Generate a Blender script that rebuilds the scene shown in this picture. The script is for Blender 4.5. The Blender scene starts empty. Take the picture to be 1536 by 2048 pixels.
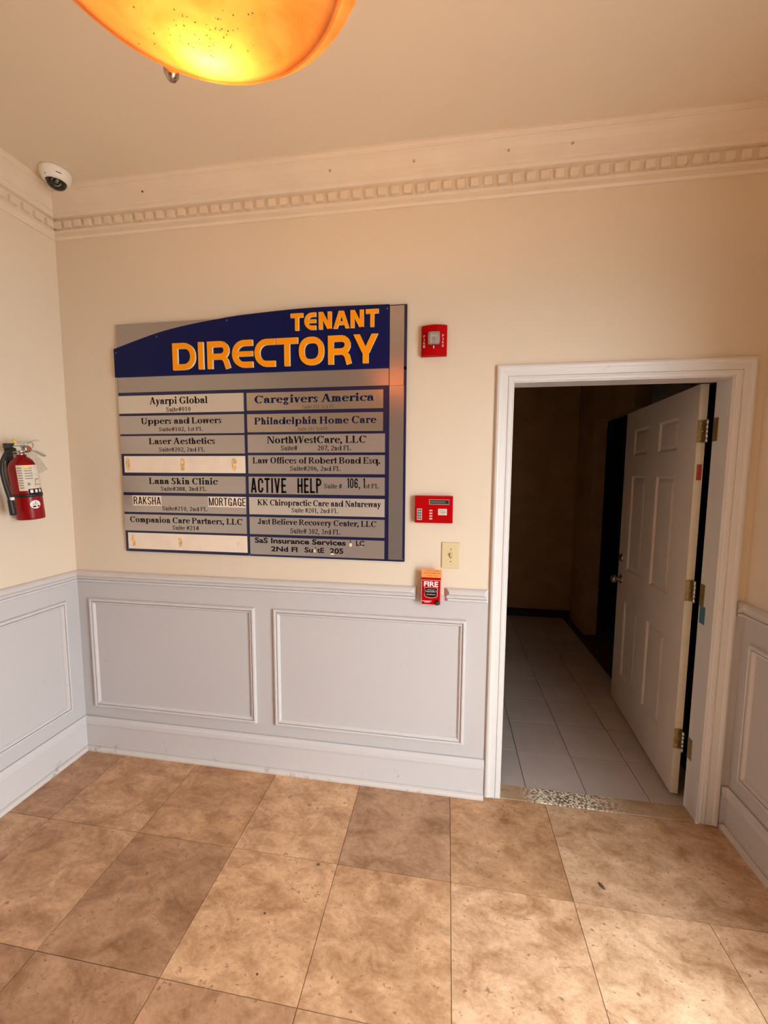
import bpy, bmesh, math, random
from mathutils import Vector, Matrix
random.seed(7)
SC = bpy.context.scene
COL = SC.collection
# ------------------------------------------------------------------ camera
cam = bpy.data.cameras.new('camera'); camo = bpy.data.objects.new('camera', cam); COL.objects.link(camo)
cam.sensor_fit = 'HORIZONTAL'; cam.sensor_width = 36; cam.lens = 806.055 / 1536 * 36; cam.clip_start = .02
def cam_axes(yaw, pitch, roll):
    f = Vector((math.sin(yaw) * math.cos(pitch), math.cos(yaw) * math.cos(pitch), math.sin(pitch)))
    r = Vector((math.cos(yaw), -math.sin(yaw), 0)); u = r.cross(f)
    c, s = math.cos(roll), math.sin(roll)
    return c * r + s * u, -s * r + c * u, f
R_, U_, F_ = cam_axes(-.15507, -.09214, .0061)
camo.matrix_world = Matrix(((R_.x, U_.x, -F_.x, 2.0726), (R_.y, U_.y, -F_.y, -1.9541), (R_.z, U_.z, -F_.z, 1.6172), (0, 0, 0, 1)))
SC.camera = camo
# ------------------------------------------------------------------ world, daylight, exposure
SC.view_settings.view_transform = 'Standard'; SC.view_settings.look = 'None'
SC.view_settings.gamma = 1; SC.view_settings.use_curve_mapping = False
SC.view_settings.exposure = 0.0
W = bpy.data.worlds.new('World'); SC.world = W; W.use_nodes = True
bg = W.node_tree.nodes['Background']; bg.inputs[0].default_value = (.86, .95, 1, 1); bg.inputs[1].default_value = 17.5
try: SC.cycles.max_bounces = 10; SC.cycles.diffuse_bounces = 6; SC.cycles.sample_clamp_indirect = 6
except Exception: pass
XR, YF, ZC = 3.377, -5.6, 3.04          # right wall, front wall (behind the camera), ceiling
DY0, DY1, DZ = -2.30, -1.06, 2.20       # street doorway in the right wall
pl = bpy.data.lights.new('doorway_daylight', 'AREA'); pl.shape = 'RECTANGLE'; pl.size = DZ; pl.size_y = DY1 - DY0
plo = bpy.data.objects.new('doorway_daylight', pl); COL.objects.link(plo)
plo.location = (XR + .16, (DY0 + DY1) / 2, DZ / 2); plo.rotation_euler = (0, math.pi / 2, 0)
pl.cycles.is_portal = True
LAMP = (1.700, -1.396, 2.387); LAMP_R = .259
BULB_W = 5.5; BULB_C = (1, .50, .17)

# ------------------------------------------------------------------ helpers
def obj(name, bm, mat=None, parent=None, smooth=False, **props):
    me = bpy.data.meshes.new(name)
    bmesh.ops.recalc_face_normals(bm, faces=bm.faces)
    bm.to_mesh(me); bm.free()
    return mobj(name, me, mat, parent, smooth, **props)
def mobj(name, me, mat=None, parent=None, smooth=False, **props):
    o = bpy.data.objects.new(name, me); COL.objects.link(o)
    if mat is not None and not me.materials:
        for m in (mat if isinstance(mat, (list, tuple)) else [mat]): me.materials.append(m)
    if smooth:
        for p in me.polygons: p.use_smooth = True
    if parent is not None:
        o.parent = parent
        if parent.type == 'EMPTY': o.matrix_parent_inverse = Matrix.Translation(-parent.location)
    for k, v in props.items(): o[k] = v
    return o
def thing(name, label, cat, loc, group=None):
    o = bpy.data.objects.new(name, None); COL.objects.link(o); o.location = loc; o.empty_display_size = .05
    o['label'] = label; o['category'] = cat
    if group: o['group'] = group
    return o
def sroot(name, loc=(0, 0, 0), **props):
    o = bpy.data.objects.new(name, None); COL.objects.link(o); o.location = loc; o['kind'] = 'structure'
    for k, v in props.items(): o[k] = v
    return o
def box(bm, x0, x1, y0, y1, z0, z1, mi=0, bev=0, T=None):
    g = bmesh.new()
    r = bmesh.ops.create_cube(g, size=1)
    bmesh.ops.scale(g, vec=(x1 - x0, y1 - y0, z1 - z0), verts=g.verts)
    bmesh.ops.translate(g, vec=((x0 + x1) / 2, (y0 + y1) / 2, (z0 + z1) / 2), verts=g.verts)
    if bev: bmesh.ops.bevel(g, geom=g.edges[:], offset=bev, segments=2, affect='EDGES', profile=.6)
    merge(bm, g, mi, T)
def merge(bm, g, mi=0, T=None):
    vs = {}
    for v in g.verts:
        co = T(v.co) if T else v.co
        vs[v] = bm.verts.new(co)
    for f in g.faces:
        try:
            nf = bm.faces.new([vs[v] for v in f.verts]); nf.material_index = mi; nf.smooth = f.smooth
        except ValueError: pass
    g.free()
def prism(bm, pts, h0, h1, fr, mi=0, side_mi=None):
    """2D polygon (a,b) from height h0 to h1 mapped by fr(a,b,h)"""
    a = [bm.verts.new(fr(x, y, h0)) for x, y in pts]; b = [bm.verts.new(fr(x, y, h1)) for x, y in pts]
    f = bm.faces.new(b); f.material_index = mi
    if abs(h1 - h0) > 1e-9:
        g = bm.faces.new(a[::-1]); g.material_index = mi
        n = len(pts)
        for i in range(n):
            s = bm.faces.new((a[i], a[(i + 1) % n], b[(i + 1) % n], b[i])); s.material_index = mi if side_mi is None else side_mi
def lathe(bm, prof, c, axis='z', n=40, mi=0, T=None, a0=0, a1=2 * math.pi):
    """prof = [(r, h)], around an axis through c"""
    full = abs(a1 - a0 - 2 * math.pi) < 1e-6
    rings = []
    m = n if full else n + 1
    for r, h in prof:
        ring = []
        for i in range(m):
            t = a0 + (a1 - a0) * i / n
            x, y = r * math.cos(t), r * math.sin(t)
            p = {'z': (x, y, h), 'y': (x, h, y), 'x': (h, x, y)}[axis]
            p = Vector((p[0] + c[0], p[1] + c[1], p[2] + c[2]))
            ring.append(bm.verts.new(T(p) if T else p))
            if r < 1e-6: break
        rings.append(ring)
    for A, B in zip(rings, rings[1:]):
        for i in range(n if full else n):
            j = (i + 1) % m
            if not full and i == n: break
            q = [A[i % len(A)], A[j % len(A)], B[j % len(B)], B[i % len(B)]]
            u = []
            for v in q:
                if v not in u: u.append(v)
            if len(u) > 2:
                try: f = bm.faces.new(u); f.material_index = mi; f.smooth = True
                except ValueError: pass
def tube(bm, pts, r, n=10, mi=0, cap=True):
    pts = [Vector(p) for p in pts]; rs = r if isinstance(r, (list, tuple)) else [r] * len(pts)
    prev = None; rings = []
    for i, p in enumerate(pts):
        d = (pts[min(i + 1, len(pts) - 1)] - pts[max(i - 1, 0)]).normalized()
        if prev is None:
            a = d.orthogonal().normalized()
        else:
            a = (prev - d * prev.dot(d)); a = a.normalized() if a.length > 1e-6 else d.orthogonal().normalized()
        prev = a; b = d.cross(a)
        rings.append([bm.verts.new(p + rs[i] * (math.cos(2 * math.pi * k / n) * a + math.sin(2 * math.pi * k / n) * b)) for k in range(n)])
    for A, B in zip(rings, rings[1:]):
        for k in range(n):
            f = bm.faces.new((A[k], A[(k + 1) % n], B[(k + 1) % n], B[k])); f.smooth = True; f.material_index = mi
    if cap:
        for g in (rings[0][::-1], rings[-1]):
            f = bm.faces.new(g); f.material_index = mi
def run(bm, prof, a0, a1, fr, mi=0, m0=0, m1=0):
    """straight moulding; prof = closed polygon [(b, h)], runs along a; m0/m1 mitre factors"""
    A = [bm.verts.new(fr(a0 + m0 * h, b, h)) for b, h in prof]
    B = [bm.verts.new(fr(a1 - m1 * h, b, h)) for b, h in prof]
    n = len(prof)
    for i in range(n):
        bm.faces.new((A[i], A[(i + 1) % n], B[(i + 1) % n], B[i])).material_index = mi
    bm.faces.new(A[::-1]).material_index = mi; bm.faces.new(B).material_index = mi
def sweep(bm, path, prof, fr, closed=True, mi=0):
    """mitred moulding along a planar path; prof = [(d to the left, h)] closed polygon"""
    n = len(path); P = [Vector(p) for p in path]; rings = []
    for i in range(n):
        def nrm(p, q):
            e = (q - p).normalized(); return Vector((-e.y, e.x))
        if closed or 0 < i < n - 1:
            n1 = nrm(P[(i - 1) % n], P[i]); n2 = nrm(P[i], P[(i + 1) % n]); m = (n1 + n2) / (1 + n1.dot(n2))
        elif i == 0: m = nrm(P[0], P[1])
        else: m = nrm(P[-2], P[-1])
        rings.append([bm.verts.new(fr(P[i].x + d * m.x, P[i].y + d * m.y, h)) for d, h in prof])
    k = len(prof)
    for i in range(n if closed else n - 1):
        A, B = rings[i], rings[(i + 1) % n]
        for j in range(k): bm.faces.new((A[j], A[(j + 1) % k], B[(j + 1) % k], B[j])).material_index = mi
    if not closed:
        bm.faces.new(rings[0][::-1]).material_index = mi; bm.faces.new(rings[-1]).material_index = mi
BACK = lambda a, b, h: (a, -h, b)            # a = x, b = z, h = out of the wall
LEFT = lambda a, b, h: (h, -a, b)            # a = distance from the corner
RIGHT = lambda a, b, h: (XR - h, -a, b)
FRONT = lambda a, b, h: (a, YF + h, b)

# ------------------------------------------------------------------ materials
def nodes(m): return m.node_tree.nodes, m.node_tree.links
def mat(name, col, rough=.5, metal=0, var=0, vscale=6, bump=0, bscale=60, spec=.5, coat=0, trans=0, emit=None, aniso=0):
    m = bpy.data.materials.new(name); m.use_nodes = True
    N, L = nodes(m); p = N['Principled BSDF']
    c = (*col, 1) if len(col) == 3 else col
    p.inputs['Base Color'].default_value = c
    p.inputs['Roughness'].default_value = rough; p.inputs['Metallic'].default_value = metal
    p.inputs['Specular IOR Level'].default_value = spec
    if coat: p.inputs['Coat Weight'].default_value = coat
    if trans: p.inputs['Transmission Weight'].default_value = trans
    if emit: p.inputs['Emission Color'].default_value = (*emit[0], 1); p.inputs['Emission Strength'].default_value = emit[1]
    if var or bump:
        g = N.new('ShaderNodeNewGeometry')
    if var:
        t = N.new('ShaderNodeTexNoise'); t.inputs['Scale'].default_value = vscale; t.inputs['Detail'].default_value = 5
        L.new(g.outputs['Position'], t.inputs['Vector'])
        r = N.new('ShaderNodeMapRange'); r.inputs[3].default_value = 1 - var; r.inputs[4].default_value = 1 + var
        r.inputs[1].default_value = .3; r.inputs[2].default_value = .7
        L.new(t.outputs['Fac'], r.inputs[0])
        v = N.new('ShaderNodeVectorMath'); v.operation = 'SCALE'; v.inputs[0].default_value = c[:3]
        L.new(r.outputs[0], v.inputs['Scale']); L.new(v.outputs[0], p.inputs['Base Color'])
    if bump:
        t2 = N.new('ShaderNodeTexNoise'); t2.inputs['Scale'].default_value = bscale; t2.inputs['Detail'].default_value = 3
        L.new(g.outputs['Position'], t2.inputs['Vector'])
        b = N.new('ShaderNodeBump'); b.inputs['Strength'].default_value = bump; b.inputs['Distance'].default_value = .002
        L.new(t2.outputs['Fac'], b.inputs['Height']); L.new(b.outputs[0], p.inputs['Normal'])
    return m
M = {}
M['wall'] = mat('cream_wall_paint', (.74, .63, .49), .55, var=.015, vscale=2, bump=.12, bscale=140)
M['ceil'] = mat('ceiling_paint', (.74, .64, .50), .8, var=.02, vscale=1.5, bump=.1, bscale=120)
M['crown'] = mat('crown_paint', (.76, .65, .52), .5, var=.03, vscale=8)
M['specks'] = mat('fly_dirt', (.12, .07, .04), .9)
M['steel'] = mat('brushed_steel', (.62, .60, .56), .3, 1)
M['nickel'] = mat('nickel', (.45, .38, .30), .25, 1)
M['brass'] = mat('aged_brass', (.50, .38, .17), .42, .9, var=.15, vscale=40)
M['black'] = mat('black_rubber', (.012, .012, .012), .45)
M['blackgloss'] = mat('black_gloss', (.01, .011, .01), .15)
M['white'] = mat('white_plastic', (.82, .80, .74), .4)
M['red'] = mat('red_plastic', (.43, .001, .002), .5, spec=.06)
M['redpaint'] = mat('red_enamel', (.25, .0015, .003), .28, spec=.3)
M['ink'] = mat('black_ink', (.010, .008, .010), .6, spec=.1)
M['inkbrown'] = mat('faded_ink', (.16, .10, .075), .7, spec=.1)
M['inknavy'] = mat('navy_ink', (.008, .014, .06), .7, spec=.05)
M['navy'] = mat('navy_acrylic', (.004, .008, .075), .28, var=.05, spec=.15)
M['navyedge'] = mat('navy_edge', (.008, .010, .055), .3)
M['orange'] = mat('orange_vinyl', (1.0, .34, .002), .5, spec=.2)
M['letteredge'] = mat('letter_cream_edge', (.95, .84, .66), .5)
M['shadowgap'] = mat('dark_standoff', (.02, .008, .01), .7)
M['ivory'] = mat('ivory_plastic', (.70, .57, .33), .35)
M['cardorange'] = mat('orange_card', (.95, .30, .06), .6)
M['label'] = mat('label_paper', (.70, .62, .50), .6, var=.06, vscale=60)
M['tagpaper'] = mat('tag_paper', (.55, .48, .38), .7, var=.12, vscale=80)
M['yellow'] = mat('yellow_plastic', (.85, .55, .03), .4)
M['whiteprint'] = mat('white_print', (.85, .80, .76), .5)
M['pinkprint'] = mat('worn_white_print', (.75, .45, .42), .5)
M['lcd'] = mat('display_window', (.025, .03, .025), .12)
M['lcdtext'] = mat('display_text', (.09, .11, .08), .3)
M['doorpaint'] = mat('door_paint', (.78, .68, .60), .5, var=.04, vscale=5, bump=.08, bscale=90)
M['dooredge'] = mat('door_edge_paint', (.72, .65, .52), .5, var=.05, vscale=12)
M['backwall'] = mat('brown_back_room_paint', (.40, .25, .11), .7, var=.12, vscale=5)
M['shadewall'] = mat('painted_room_darkness', (.02, .015, .012), .9)  # near-black colour paints in the darkness of the unlit back spaces
M['darkbase'] = mat('dark_skirting', (.03, .022, .018), .5)
M['ductwrap'] = mat('duct_wrap', (.55, .50, .42), .6, var=.1, vscale=12)
M['grout'] = mat('brown_grout', (.20, .12, .07), .9)
M['grout2'] = mat('dark_grout', (.10, .06, .045), .9)
M['frame'] = mat('door_frame_paint', (.6, .58, .55), .5)
M['blue'] = mat('blue_sticker', (.05, .16, .24), .5)
M['redlabel'] = mat('red_label', (.40, .07, .05), .5, var=.3, vscale=120)
M['blank'] = mat('bare_white_backing', (.88, .74, .60), .6, var=.05, vscale=14)
M['glue'] = mat('dried_glue', (.78, .52, .24), .6, var=.4, vscale=70)
M['concrete'] = mat('street_concrete', (.45, .44, .42), .8, var=.1)

def scuffed(name, col, rough=.45, top=0.06, strength=.55):
    """painted wood with thin dirt near the floor and few scattered nicks"""
    m = mat(name, col, rough, bump=.06, bscale=50); N, L = nodes(m); p = N['Principled BSDF']
    g = N.new('ShaderNodeNewGeometry')
    t = N.new('ShaderNodeTexNoise'); t.inputs['Scale'].default_value = 16; t.inputs['Detail'].default_value = 8; t.inputs['Roughness'].default_value = .7
    L.new(g.outputs['Position'], t.inputs['Vector'])
    s = N.new('ShaderNodeSeparateXYZ'); L.new(g.outputs['Position'], s.inputs[0])
    h = N.new('ShaderNodeMapRange'); h.inputs[1].default_value = 0; h.inputs[2].default_value = top; h.inputs[3].default_value = .08; h.inputs[4].default_value = 0
    L.new(s.outputs['Z'], h.inputs[0])
    a = N.new('ShaderNodeMath'); a.operation = 'ADD'; L.new(t.outputs['Fac'], a.inputs[0]); L.new(h.outputs[0], a.inputs[1])
    r = N.new('ShaderNodeValToRGB'); r.color_ramp.elements[0].position = .64; r.color_ramp.elements[1].position = .78
    L.new(a.outputs[0], r.inputs[0])
    sc = N.new('ShaderNodeMath'); sc.operation = 'MULTIPLY'; sc.inputs[1].default_value = strength; L.new(r.outputs[0], sc.inputs[0])
    mx = N.new('ShaderNodeMix'); mx.data_type = 'RGBA'; mx.inputs[6].default_value = (*col, 1); mx.inputs[7].default_value = (.16, .11, .08, 1)
    L.new(sc.outputs[0], mx.inputs[0]); L.new(mx.outputs[2], p.inputs['Base Color'])
    return m
M['wains'] = scuffed('pale_lavender_grey_paint', (.56, .53, .525), .5, .3, .3)
M['trim'] = scuffed('pale_grey_trim_paint', (.625, .59, .58), .36, .10, .6)
M['shoe'] = scuffed('grubby_shoe_paint', (.66, .60, .56), .5, .05, .65)
M['casing'] = scuffed('white_casing_paint', (.72, .69, .665), .38, .05, .5)

def travertine(name, dark, vein=1.0, rough=.42, fine=1.0):
    """beige stone; tile tone in object colour, pattern shifted by the object's random number"""
    m = bpy.data.materials.new(name); m.use_nodes = True; N, L = nodes(m); p = N['Principled BSDF']
    oi = N.new('ShaderNodeObjectInfo'); g = N.new('ShaderNodeNewGeometry')
    off = N.new('ShaderNodeVectorMath'); off.operation = 'SCALE'; off.inputs[0].default_value = (37, 21, 11); L.new(oi.outputs['Random'], off.inputs['Scale'])
    ad = N.new('ShaderNodeVectorMath'); ad.operation = 'ADD'; L.new(g.outputs['Position'], ad.inputs[0]); L.new(off.outputs[0], ad.inputs[1])
    mp = N.new('ShaderNodeMapping'); mp.inputs['Scale'].default_value = (1, 1.5, 1); mp.inputs['Rotation'].default_value = (0, 0, .5); L.new(ad.outputs[0], mp.inputs[0])
    n1 = N.new('ShaderNodeTexNoise'); n1.inputs['Scale'].default_value = 7; n1.inputs['Detail'].default_value = 10; n1.inputs['Roughness'].default_value = .66; n1.inputs['Distortion'].default_value = .5
    n2 = N.new('ShaderNodeTexNoise'); n2.inputs['Scale'].default_value = 42; n2.inputs['Detail'].default_value = 8; n2.inputs['Roughness'].default_value = .75
    n3 = N.new('ShaderNodeTexNoise'); n3.inputs['Scale'].default_value = 55; n3.inputs['Detail'].default_value = 4; n3.inputs['Distortion'].default_value = .6
    for n in (n1, n2, n3): L.new(mp.outputs[0], n.inputs['Vector'])
    ad2 = N.new('ShaderNodeMath'); ad2.operation = 'MULTIPLY_ADD'; ad2.inputs[1].default_value = .45 * fine; L.new(n2.outputs['Fac'], ad2.inputs[0]); L.new(n1.outputs['Fac'], ad2.inputs[2])
    r1 = N.new('ShaderNodeMapRange'); c0 = .5 + .225 * fine; r1.inputs[1].default_value = c0 - .20; r1.inputs[2].default_value = c0 + .17; L.new(ad2.outputs[0], r1.inputs[0])
    lo = N.new('ShaderNodeVectorMath'); lo.operation = 'MULTIPLY'; lo.inputs[1].default_value = (1 - .34 * vein, 1 - .43 * vein, 1 - .52 * vein); L.new(oi.outputs['Color'], lo.inputs[0])
    hi = N.new('ShaderNodeVectorMath'); hi.operation = 'MULTIPLY'; hi.inputs[1].default_value = (1 + .20 * vein, 1 + .22 * vein, 1 + .26 * vein); L.new(oi.outputs['Color'], hi.inputs[0])
    sc = N.new('ShaderNodeMix'); sc.data_type = 'RGBA'; L.new(r1.outputs[0], sc.inputs[0]); L.new(lo.outputs[0], sc.inputs[6]); L.new(hi.outputs[0], sc.inputs[7])
    # small pits and dark crumbs, clustered
    pr = N.new('ShaderNodeValToRGB'); pr.color_ramp.elements[0].position = .648 + (.2 if fine < .5 else 0); pr.color_ramp.elements[1].position = .71 + (.2 if fine < .5 else 0)
    cl = N.new('ShaderNodeMath'); cl.operation = 'MULTIPLY_ADD'; cl.inputs[1].default_value = .30; L.new(n1.outputs['Fac'], cl.inputs[0])
    sb = N.new('ShaderNodeMath'); sb.operation = 'SUBTRACT'; L.new(n3.outputs['Fac'], sb.inputs[0]); sb.inputs[1].default_value = .15; L.new(sb.outputs[0], cl.inputs[2])
    L.new(cl.outputs[0], pr.inputs[0])
    pm = N.new('ShaderNodeMath'); pm.operation = 'MULTIPLY'; pm.inputs[1].default_value = .7; L.new(pr.outputs[0], pm.inputs[0])
    mx = N.new('ShaderNodeMix'); mx.data_type = 'RGBA'; L.new(pm.outputs[0], mx.inputs[0]); L.new(sc.outputs[2], mx.inputs[6]); mx.inputs[7].default_value = (*dark, 1)
    L.new(mx.outputs[2], p.inputs['Base Color'])
    rr = N.new('ShaderNodeMapRange'); rr.inputs[3].default_value = rough - .08; rr.inputs[4].default_value = rough + .2; L.new(n2.outputs['Fac'], rr.inputs[0]); L.new(rr.outputs[0], p.inputs['Roughness'])
    b = N.new('ShaderNodeBump'); b.inputs['Strength'].default_value = .12; b.inputs['Distance'].default_value = .001; b.invert = True
    L.new(pr.outputs[0], b.inputs['Height']); L.new(b.outputs[0], p.inputs['Normal'])
    return m
M['stone'] = travertine('travertine', (.20, .11, .05), 1.25)
def oc(o, c): o.color = (*c, 1); return o
def grey_tile():
    m = travertine('grey_ceramic', (.08, .06, .05), .2, .45, .2); return m
M['ceramic'] = grey_tile()
def threshold_mat():
    m = travertine('worn_threshold_stone', (.16, .10, .06), .6); N, L = nodes(m); p = N['Principled BSDF']
    src = p.inputs['Base Color'].links[0].from_socket
    g = N.new('ShaderNodeNewGeometry'); s = N.new('ShaderNodeSeparateXYZ'); L.new(g.outputs['Position'], s.inputs[0])
    a = N.new('ShaderNodeMapRange'); a.inputs[1].default_value = 2.47; a.inputs[2].default_value = 2.56; L.new(s.outputs['X'], a.inputs[0])
    b = N.new('ShaderNodeMapRange'); b.inputs[1].default_value = 2.98; b.inputs[2].default_value = 2.78; L.new(s.outputs['X'], b.inputs[0])
    mu = N.new('ShaderNodeMath'); mu.operation = 'MULTIPLY'; L.new(a.outputs[0], mu.inputs[0]); L.new(b.outputs[0], mu.inputs[1])
    v = N.new('ShaderNodeTexNoise'); v.inputs['Scale'].default_value = 95; v.inputs['Detail'].default_value = 5; v.inputs['Distortion'].default_value = .5; L.new(g.outputs['Position'], v.inputs['Vector'])
    r = N.new('ShaderNodeValToRGB'); r.color_ramp.interpolation = 'LINEAR'
    e = r.color_ramp.elements; e[0].position = .44; e[0].color = (.17, .12, .09, 1); e[1].position = .53; e[1].color = (.92, .82, .64, 1)
    L.new(v.outputs['Fac'], r.inputs[0])
    mx = N.new('ShaderNodeMix'); mx.data_type = 'RGBA'; L.new(mu.outputs[0], mx.inputs[0]); L.new(src, mx.inputs[6]); L.new(r.outputs[0], mx.inputs[7])
    L.new(mx.outputs[2], p.inputs['Base Color'])
    return m
M['threshold'] = threshold_mat()
def metal_plate(name, col, rough=.36):
    """brushed silver laminate: fine horizontal grain"""
    m = mat(name, col, rough, .75); N, L = nodes(m); p = N['Principled BSDF']
    g = N.new('ShaderNodeNewGeometry'); mp = N.new('ShaderNodeMapping'); mp.inputs['Scale'].default_value = (12, 1, 700); L.new(g.outputs['Position'], mp.inputs[0])
    t = N.new('ShaderNodeTexNoise'); t.inputs['Scale'].default_value = 1; t.inputs['Detail'].default_value = 3; L.new(mp.outputs[0], t.inputs['Vector'])
    r = N.new('ShaderNodeMapRange'); r.inputs[3].default_value = rough - .03; r.inputs[4].default_value = rough + .05; L.new(t.outputs['Fac'], r.inputs[0]); L.new(r.outputs[0], p.inputs['Roughness'])
    r2 = N.new('ShaderNodeMapRange'); r2.inputs[1].default_value = .3; r2.inputs[2].default_value = .7; r2.inputs[3].default_value = .96; r2.inputs[4].default_value = 1.04; L.new(t.outputs['Fac'], r2.inputs[0])
    v = N.new('ShaderNodeVectorMath'); v.operation = 'SCALE'; v.inputs[0].default_value = col; L.new(r2.outputs[0], v.inputs['Scale']); L.new(v.outputs[0], p.inputs['Base Color'])
    return m
M['silver'] = metal_plate('silver_laminate', (.40, .365, .34), .22)
M['plate'] = metal_plate('silver_plate', (.50, .455, .42), .36)
M['plate_light'] = metal_plate('pale_silver_plate', (.74, .68, .61), .45)
M['plate_warm'] = metal_plate('glossy_silver_plate', (.50, .41, .33), .19)

# ------------------------------------------------------------------ large structure
OX0, OX1, OZ = 2.362, 3.256, 2.04          # door opening
WT = .10
bm = bmesh.new()
box(bm, -.12, OX0, 0, WT, 0, ZC + .1); box(bm, OX1, XR + .12, 0, WT, 0, ZC + .1); box(bm, OX0, OX1, 0, WT, OZ, ZC + .1)
wall_back = obj('wall_back', bm, M['wall'], kind='structure', label='cream wall above pale grey wainscot that carries the tenant board')
bm = bmesh.new(); box(bm, -.12, 0, YF - .12, 0, 0, ZC + .1)
wall_left = obj('wall_left', bm, M['wall'], kind='structure', label='left cream wall above pale grey wainscot')
bm = bmesh.new()
box(bm, XR, XR + .15, DY1, 0, 0, ZC + .1); box(bm, XR, XR + .15, YF - .12, DY0, 0, ZC + .1); box(bm, XR, XR + .15, DY0, DY1, DZ, ZC + .1)
wall_right = obj('wall_right', bm, M['wall'], kind='structure', label='right cream wall beside the door casing')
bm = bmesh.new(); box(bm, 0, XR, YF - .12, YF, 0, ZC + .1)
wall_front = obj('wall_front', bm, M['wall'], kind='structure')
bm = bmesh.new(); box(bm, -.12, XR + .15, YF - .12, WT, ZC, ZC + .1)
ceiling = obj('ceiling', bm, M['ceil'], kind='structure', label='plain warm lit plaster ceiling')
bm = bmesh.new(); box(bm, -.12, XR + .15, YF - .12, 0, -.12, -.004)
floor = obj('floor', bm, M['grout'], kind='structure', label='large square beige travertine tiles')
bm = bmesh.new(); box(bm, XR + .15, XR + 7, -8, 3, -.2, -.03)
obj('ground', bm, M['concrete'], kind='structure')  # unseen slab outside, added to block sky light from below the horizon
# wainscot sheets, rail, panel mouldings, base
def wains(wall, runs, fr):
    for a0, a1 in runs:
        bm = bmesh.new(); run(bm, [(0, 0), (1.03, 0), (1.03, .003), (0, .003)], a0, a1, fr)
        obj('wainscot_panel', bm, M['wains'], wall)
def panel(wall, a0, a1, b0, b1, fr):
    bm = bmesh.new()
    prof = [(0, .003), (0, .011), (.003, .018), (.011, .020), (.0155, .0175), (.0165, .007), (.0188, .007), (.0198, .0155), (.026, .0145), (.0325, .007), (.0335, .003)]
    sweep(bm, [(a0, b0), (a1, b0), (a1, b1), (a0, b1)], prof, fr)
    obj('panel_moulding', bm, M['trim'], wall)
RAIL = [(1.069, 0), (1.068, .010), (1.062, .018), (1.052, .024), (1.044, .025), (1.037, .016), (1.030, .0115), (1.0215, .0105), (1.0210, .0065), (1.0195, .0065), (1.0190, .016), (1.010, .017), (1.006, .012), (1.004, 0)]
BASE = [(0, 0), (0, .012), (.1555, .012), (.1560, .003), (.1585, .003), (.1585, .0215), (.166, .0225), (.186, .0200), (.196, .0145), (.204, .0125), (.204, .0062), (.193, .0060), (.193, 0)]
SHOE = [(0, .012), (0, .030), (.010, .030), (.018, .025), (.0225, .0145), (.012, .0138), (.012, .012)]
wains(wall_back, [(0, OX0 - .01), (OX1 + .01, XR)], BACK)
wains(wall_left, [(0, -YF)], LEFT); wains(wall_right, [(0, -DY1), (-DY0, -YF)], RIGHT)
wains(wall_front, [(0, XR)], FRONT)
panel(wall_back, .080, 1.0775, .269, .913, BACK); panel(wall_back, 1.183, 2.178, .269, .913, BACK)
for a in (.085, 1.19, 2.295, 3.4, 4.5): panel(wall_left, a, a + 1.0, .281, .915, LEFT)
panel(wall_right, .063, .93, .279, .905, RIGHT)
panel(wall_right, 2.5, 3.5, .279, .905, RIGHT); panel(wall_right, 3.6, 5.3, .279, .905, RIGHT)
for a in (.15, 1.3, 2.35): panel(wall_front, a, a + .9, .28, .91, FRONT)
n_trim = [0]
def trim(bm, mt, label=None, kids=None):
    n_trim[0] += 1
    o = obj('trim_%d' % n_trim[0], bm, mt, kind='structure')
    if label: o['label'] = label
    return o
def rail_run(a0, a1, fr, m0, m1, label=None):
    bm = bmesh.new(); run(bm, RAIL, a0, a1, fr, 0, m0, m1); return trim(bm, M['trim'], label)
rail_run(0, 1.936, BACK, 1, 1, 'pale grey chair rail under the tenant board')
rail_run(2.068, 2.281, BACK, 1, 1, 'short chair rail piece between fire pull box and door casing')
rail_run(3.342, XR, BACK, 0, 1)
rail_run(0, -YF, LEFT, 1, 1, 'chair rail on the left wall')
rail_run(0, -DY1 - .09, RIGHT, 1, 1, 'chair rail on the right wall')
rail_run(-DY0 + .09, -YF, RIGHT, 0, 1)
rail_run(0, XR, FRONT, 1, 1)
def base_run(name, a0, a1, fr, m0, m1):
    bm = bmesh.new(); run(bm, BASE, a0, a1, fr, 0, m0, m1); b = obj(name, bm, M['trim'], kind='structure')
    bm = bmesh.new(); run(bm, SHOE, a0, a1, fr, 0, m0, m1); obj('shoe_moulding', bm, M['shoe'], b)
    return b
base_run('baseboard_back', 0, 2.281, BACK, 1, 0)
base_run('baseboard_corner', 3.342, XR, BACK, 0, 1)
base_run('baseboard_left', 0, -YF, LEFT, 1, 1)
base_run('baseboard_right', 0, -DY1 - .09, RIGHT, 1, 0)
base_run('baseboard_right_far', -DY0 + .09, -YF, RIGHT, 0, 1)
base_run('baseboard_front', 0, XR, FRONT, 1, 1)
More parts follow.
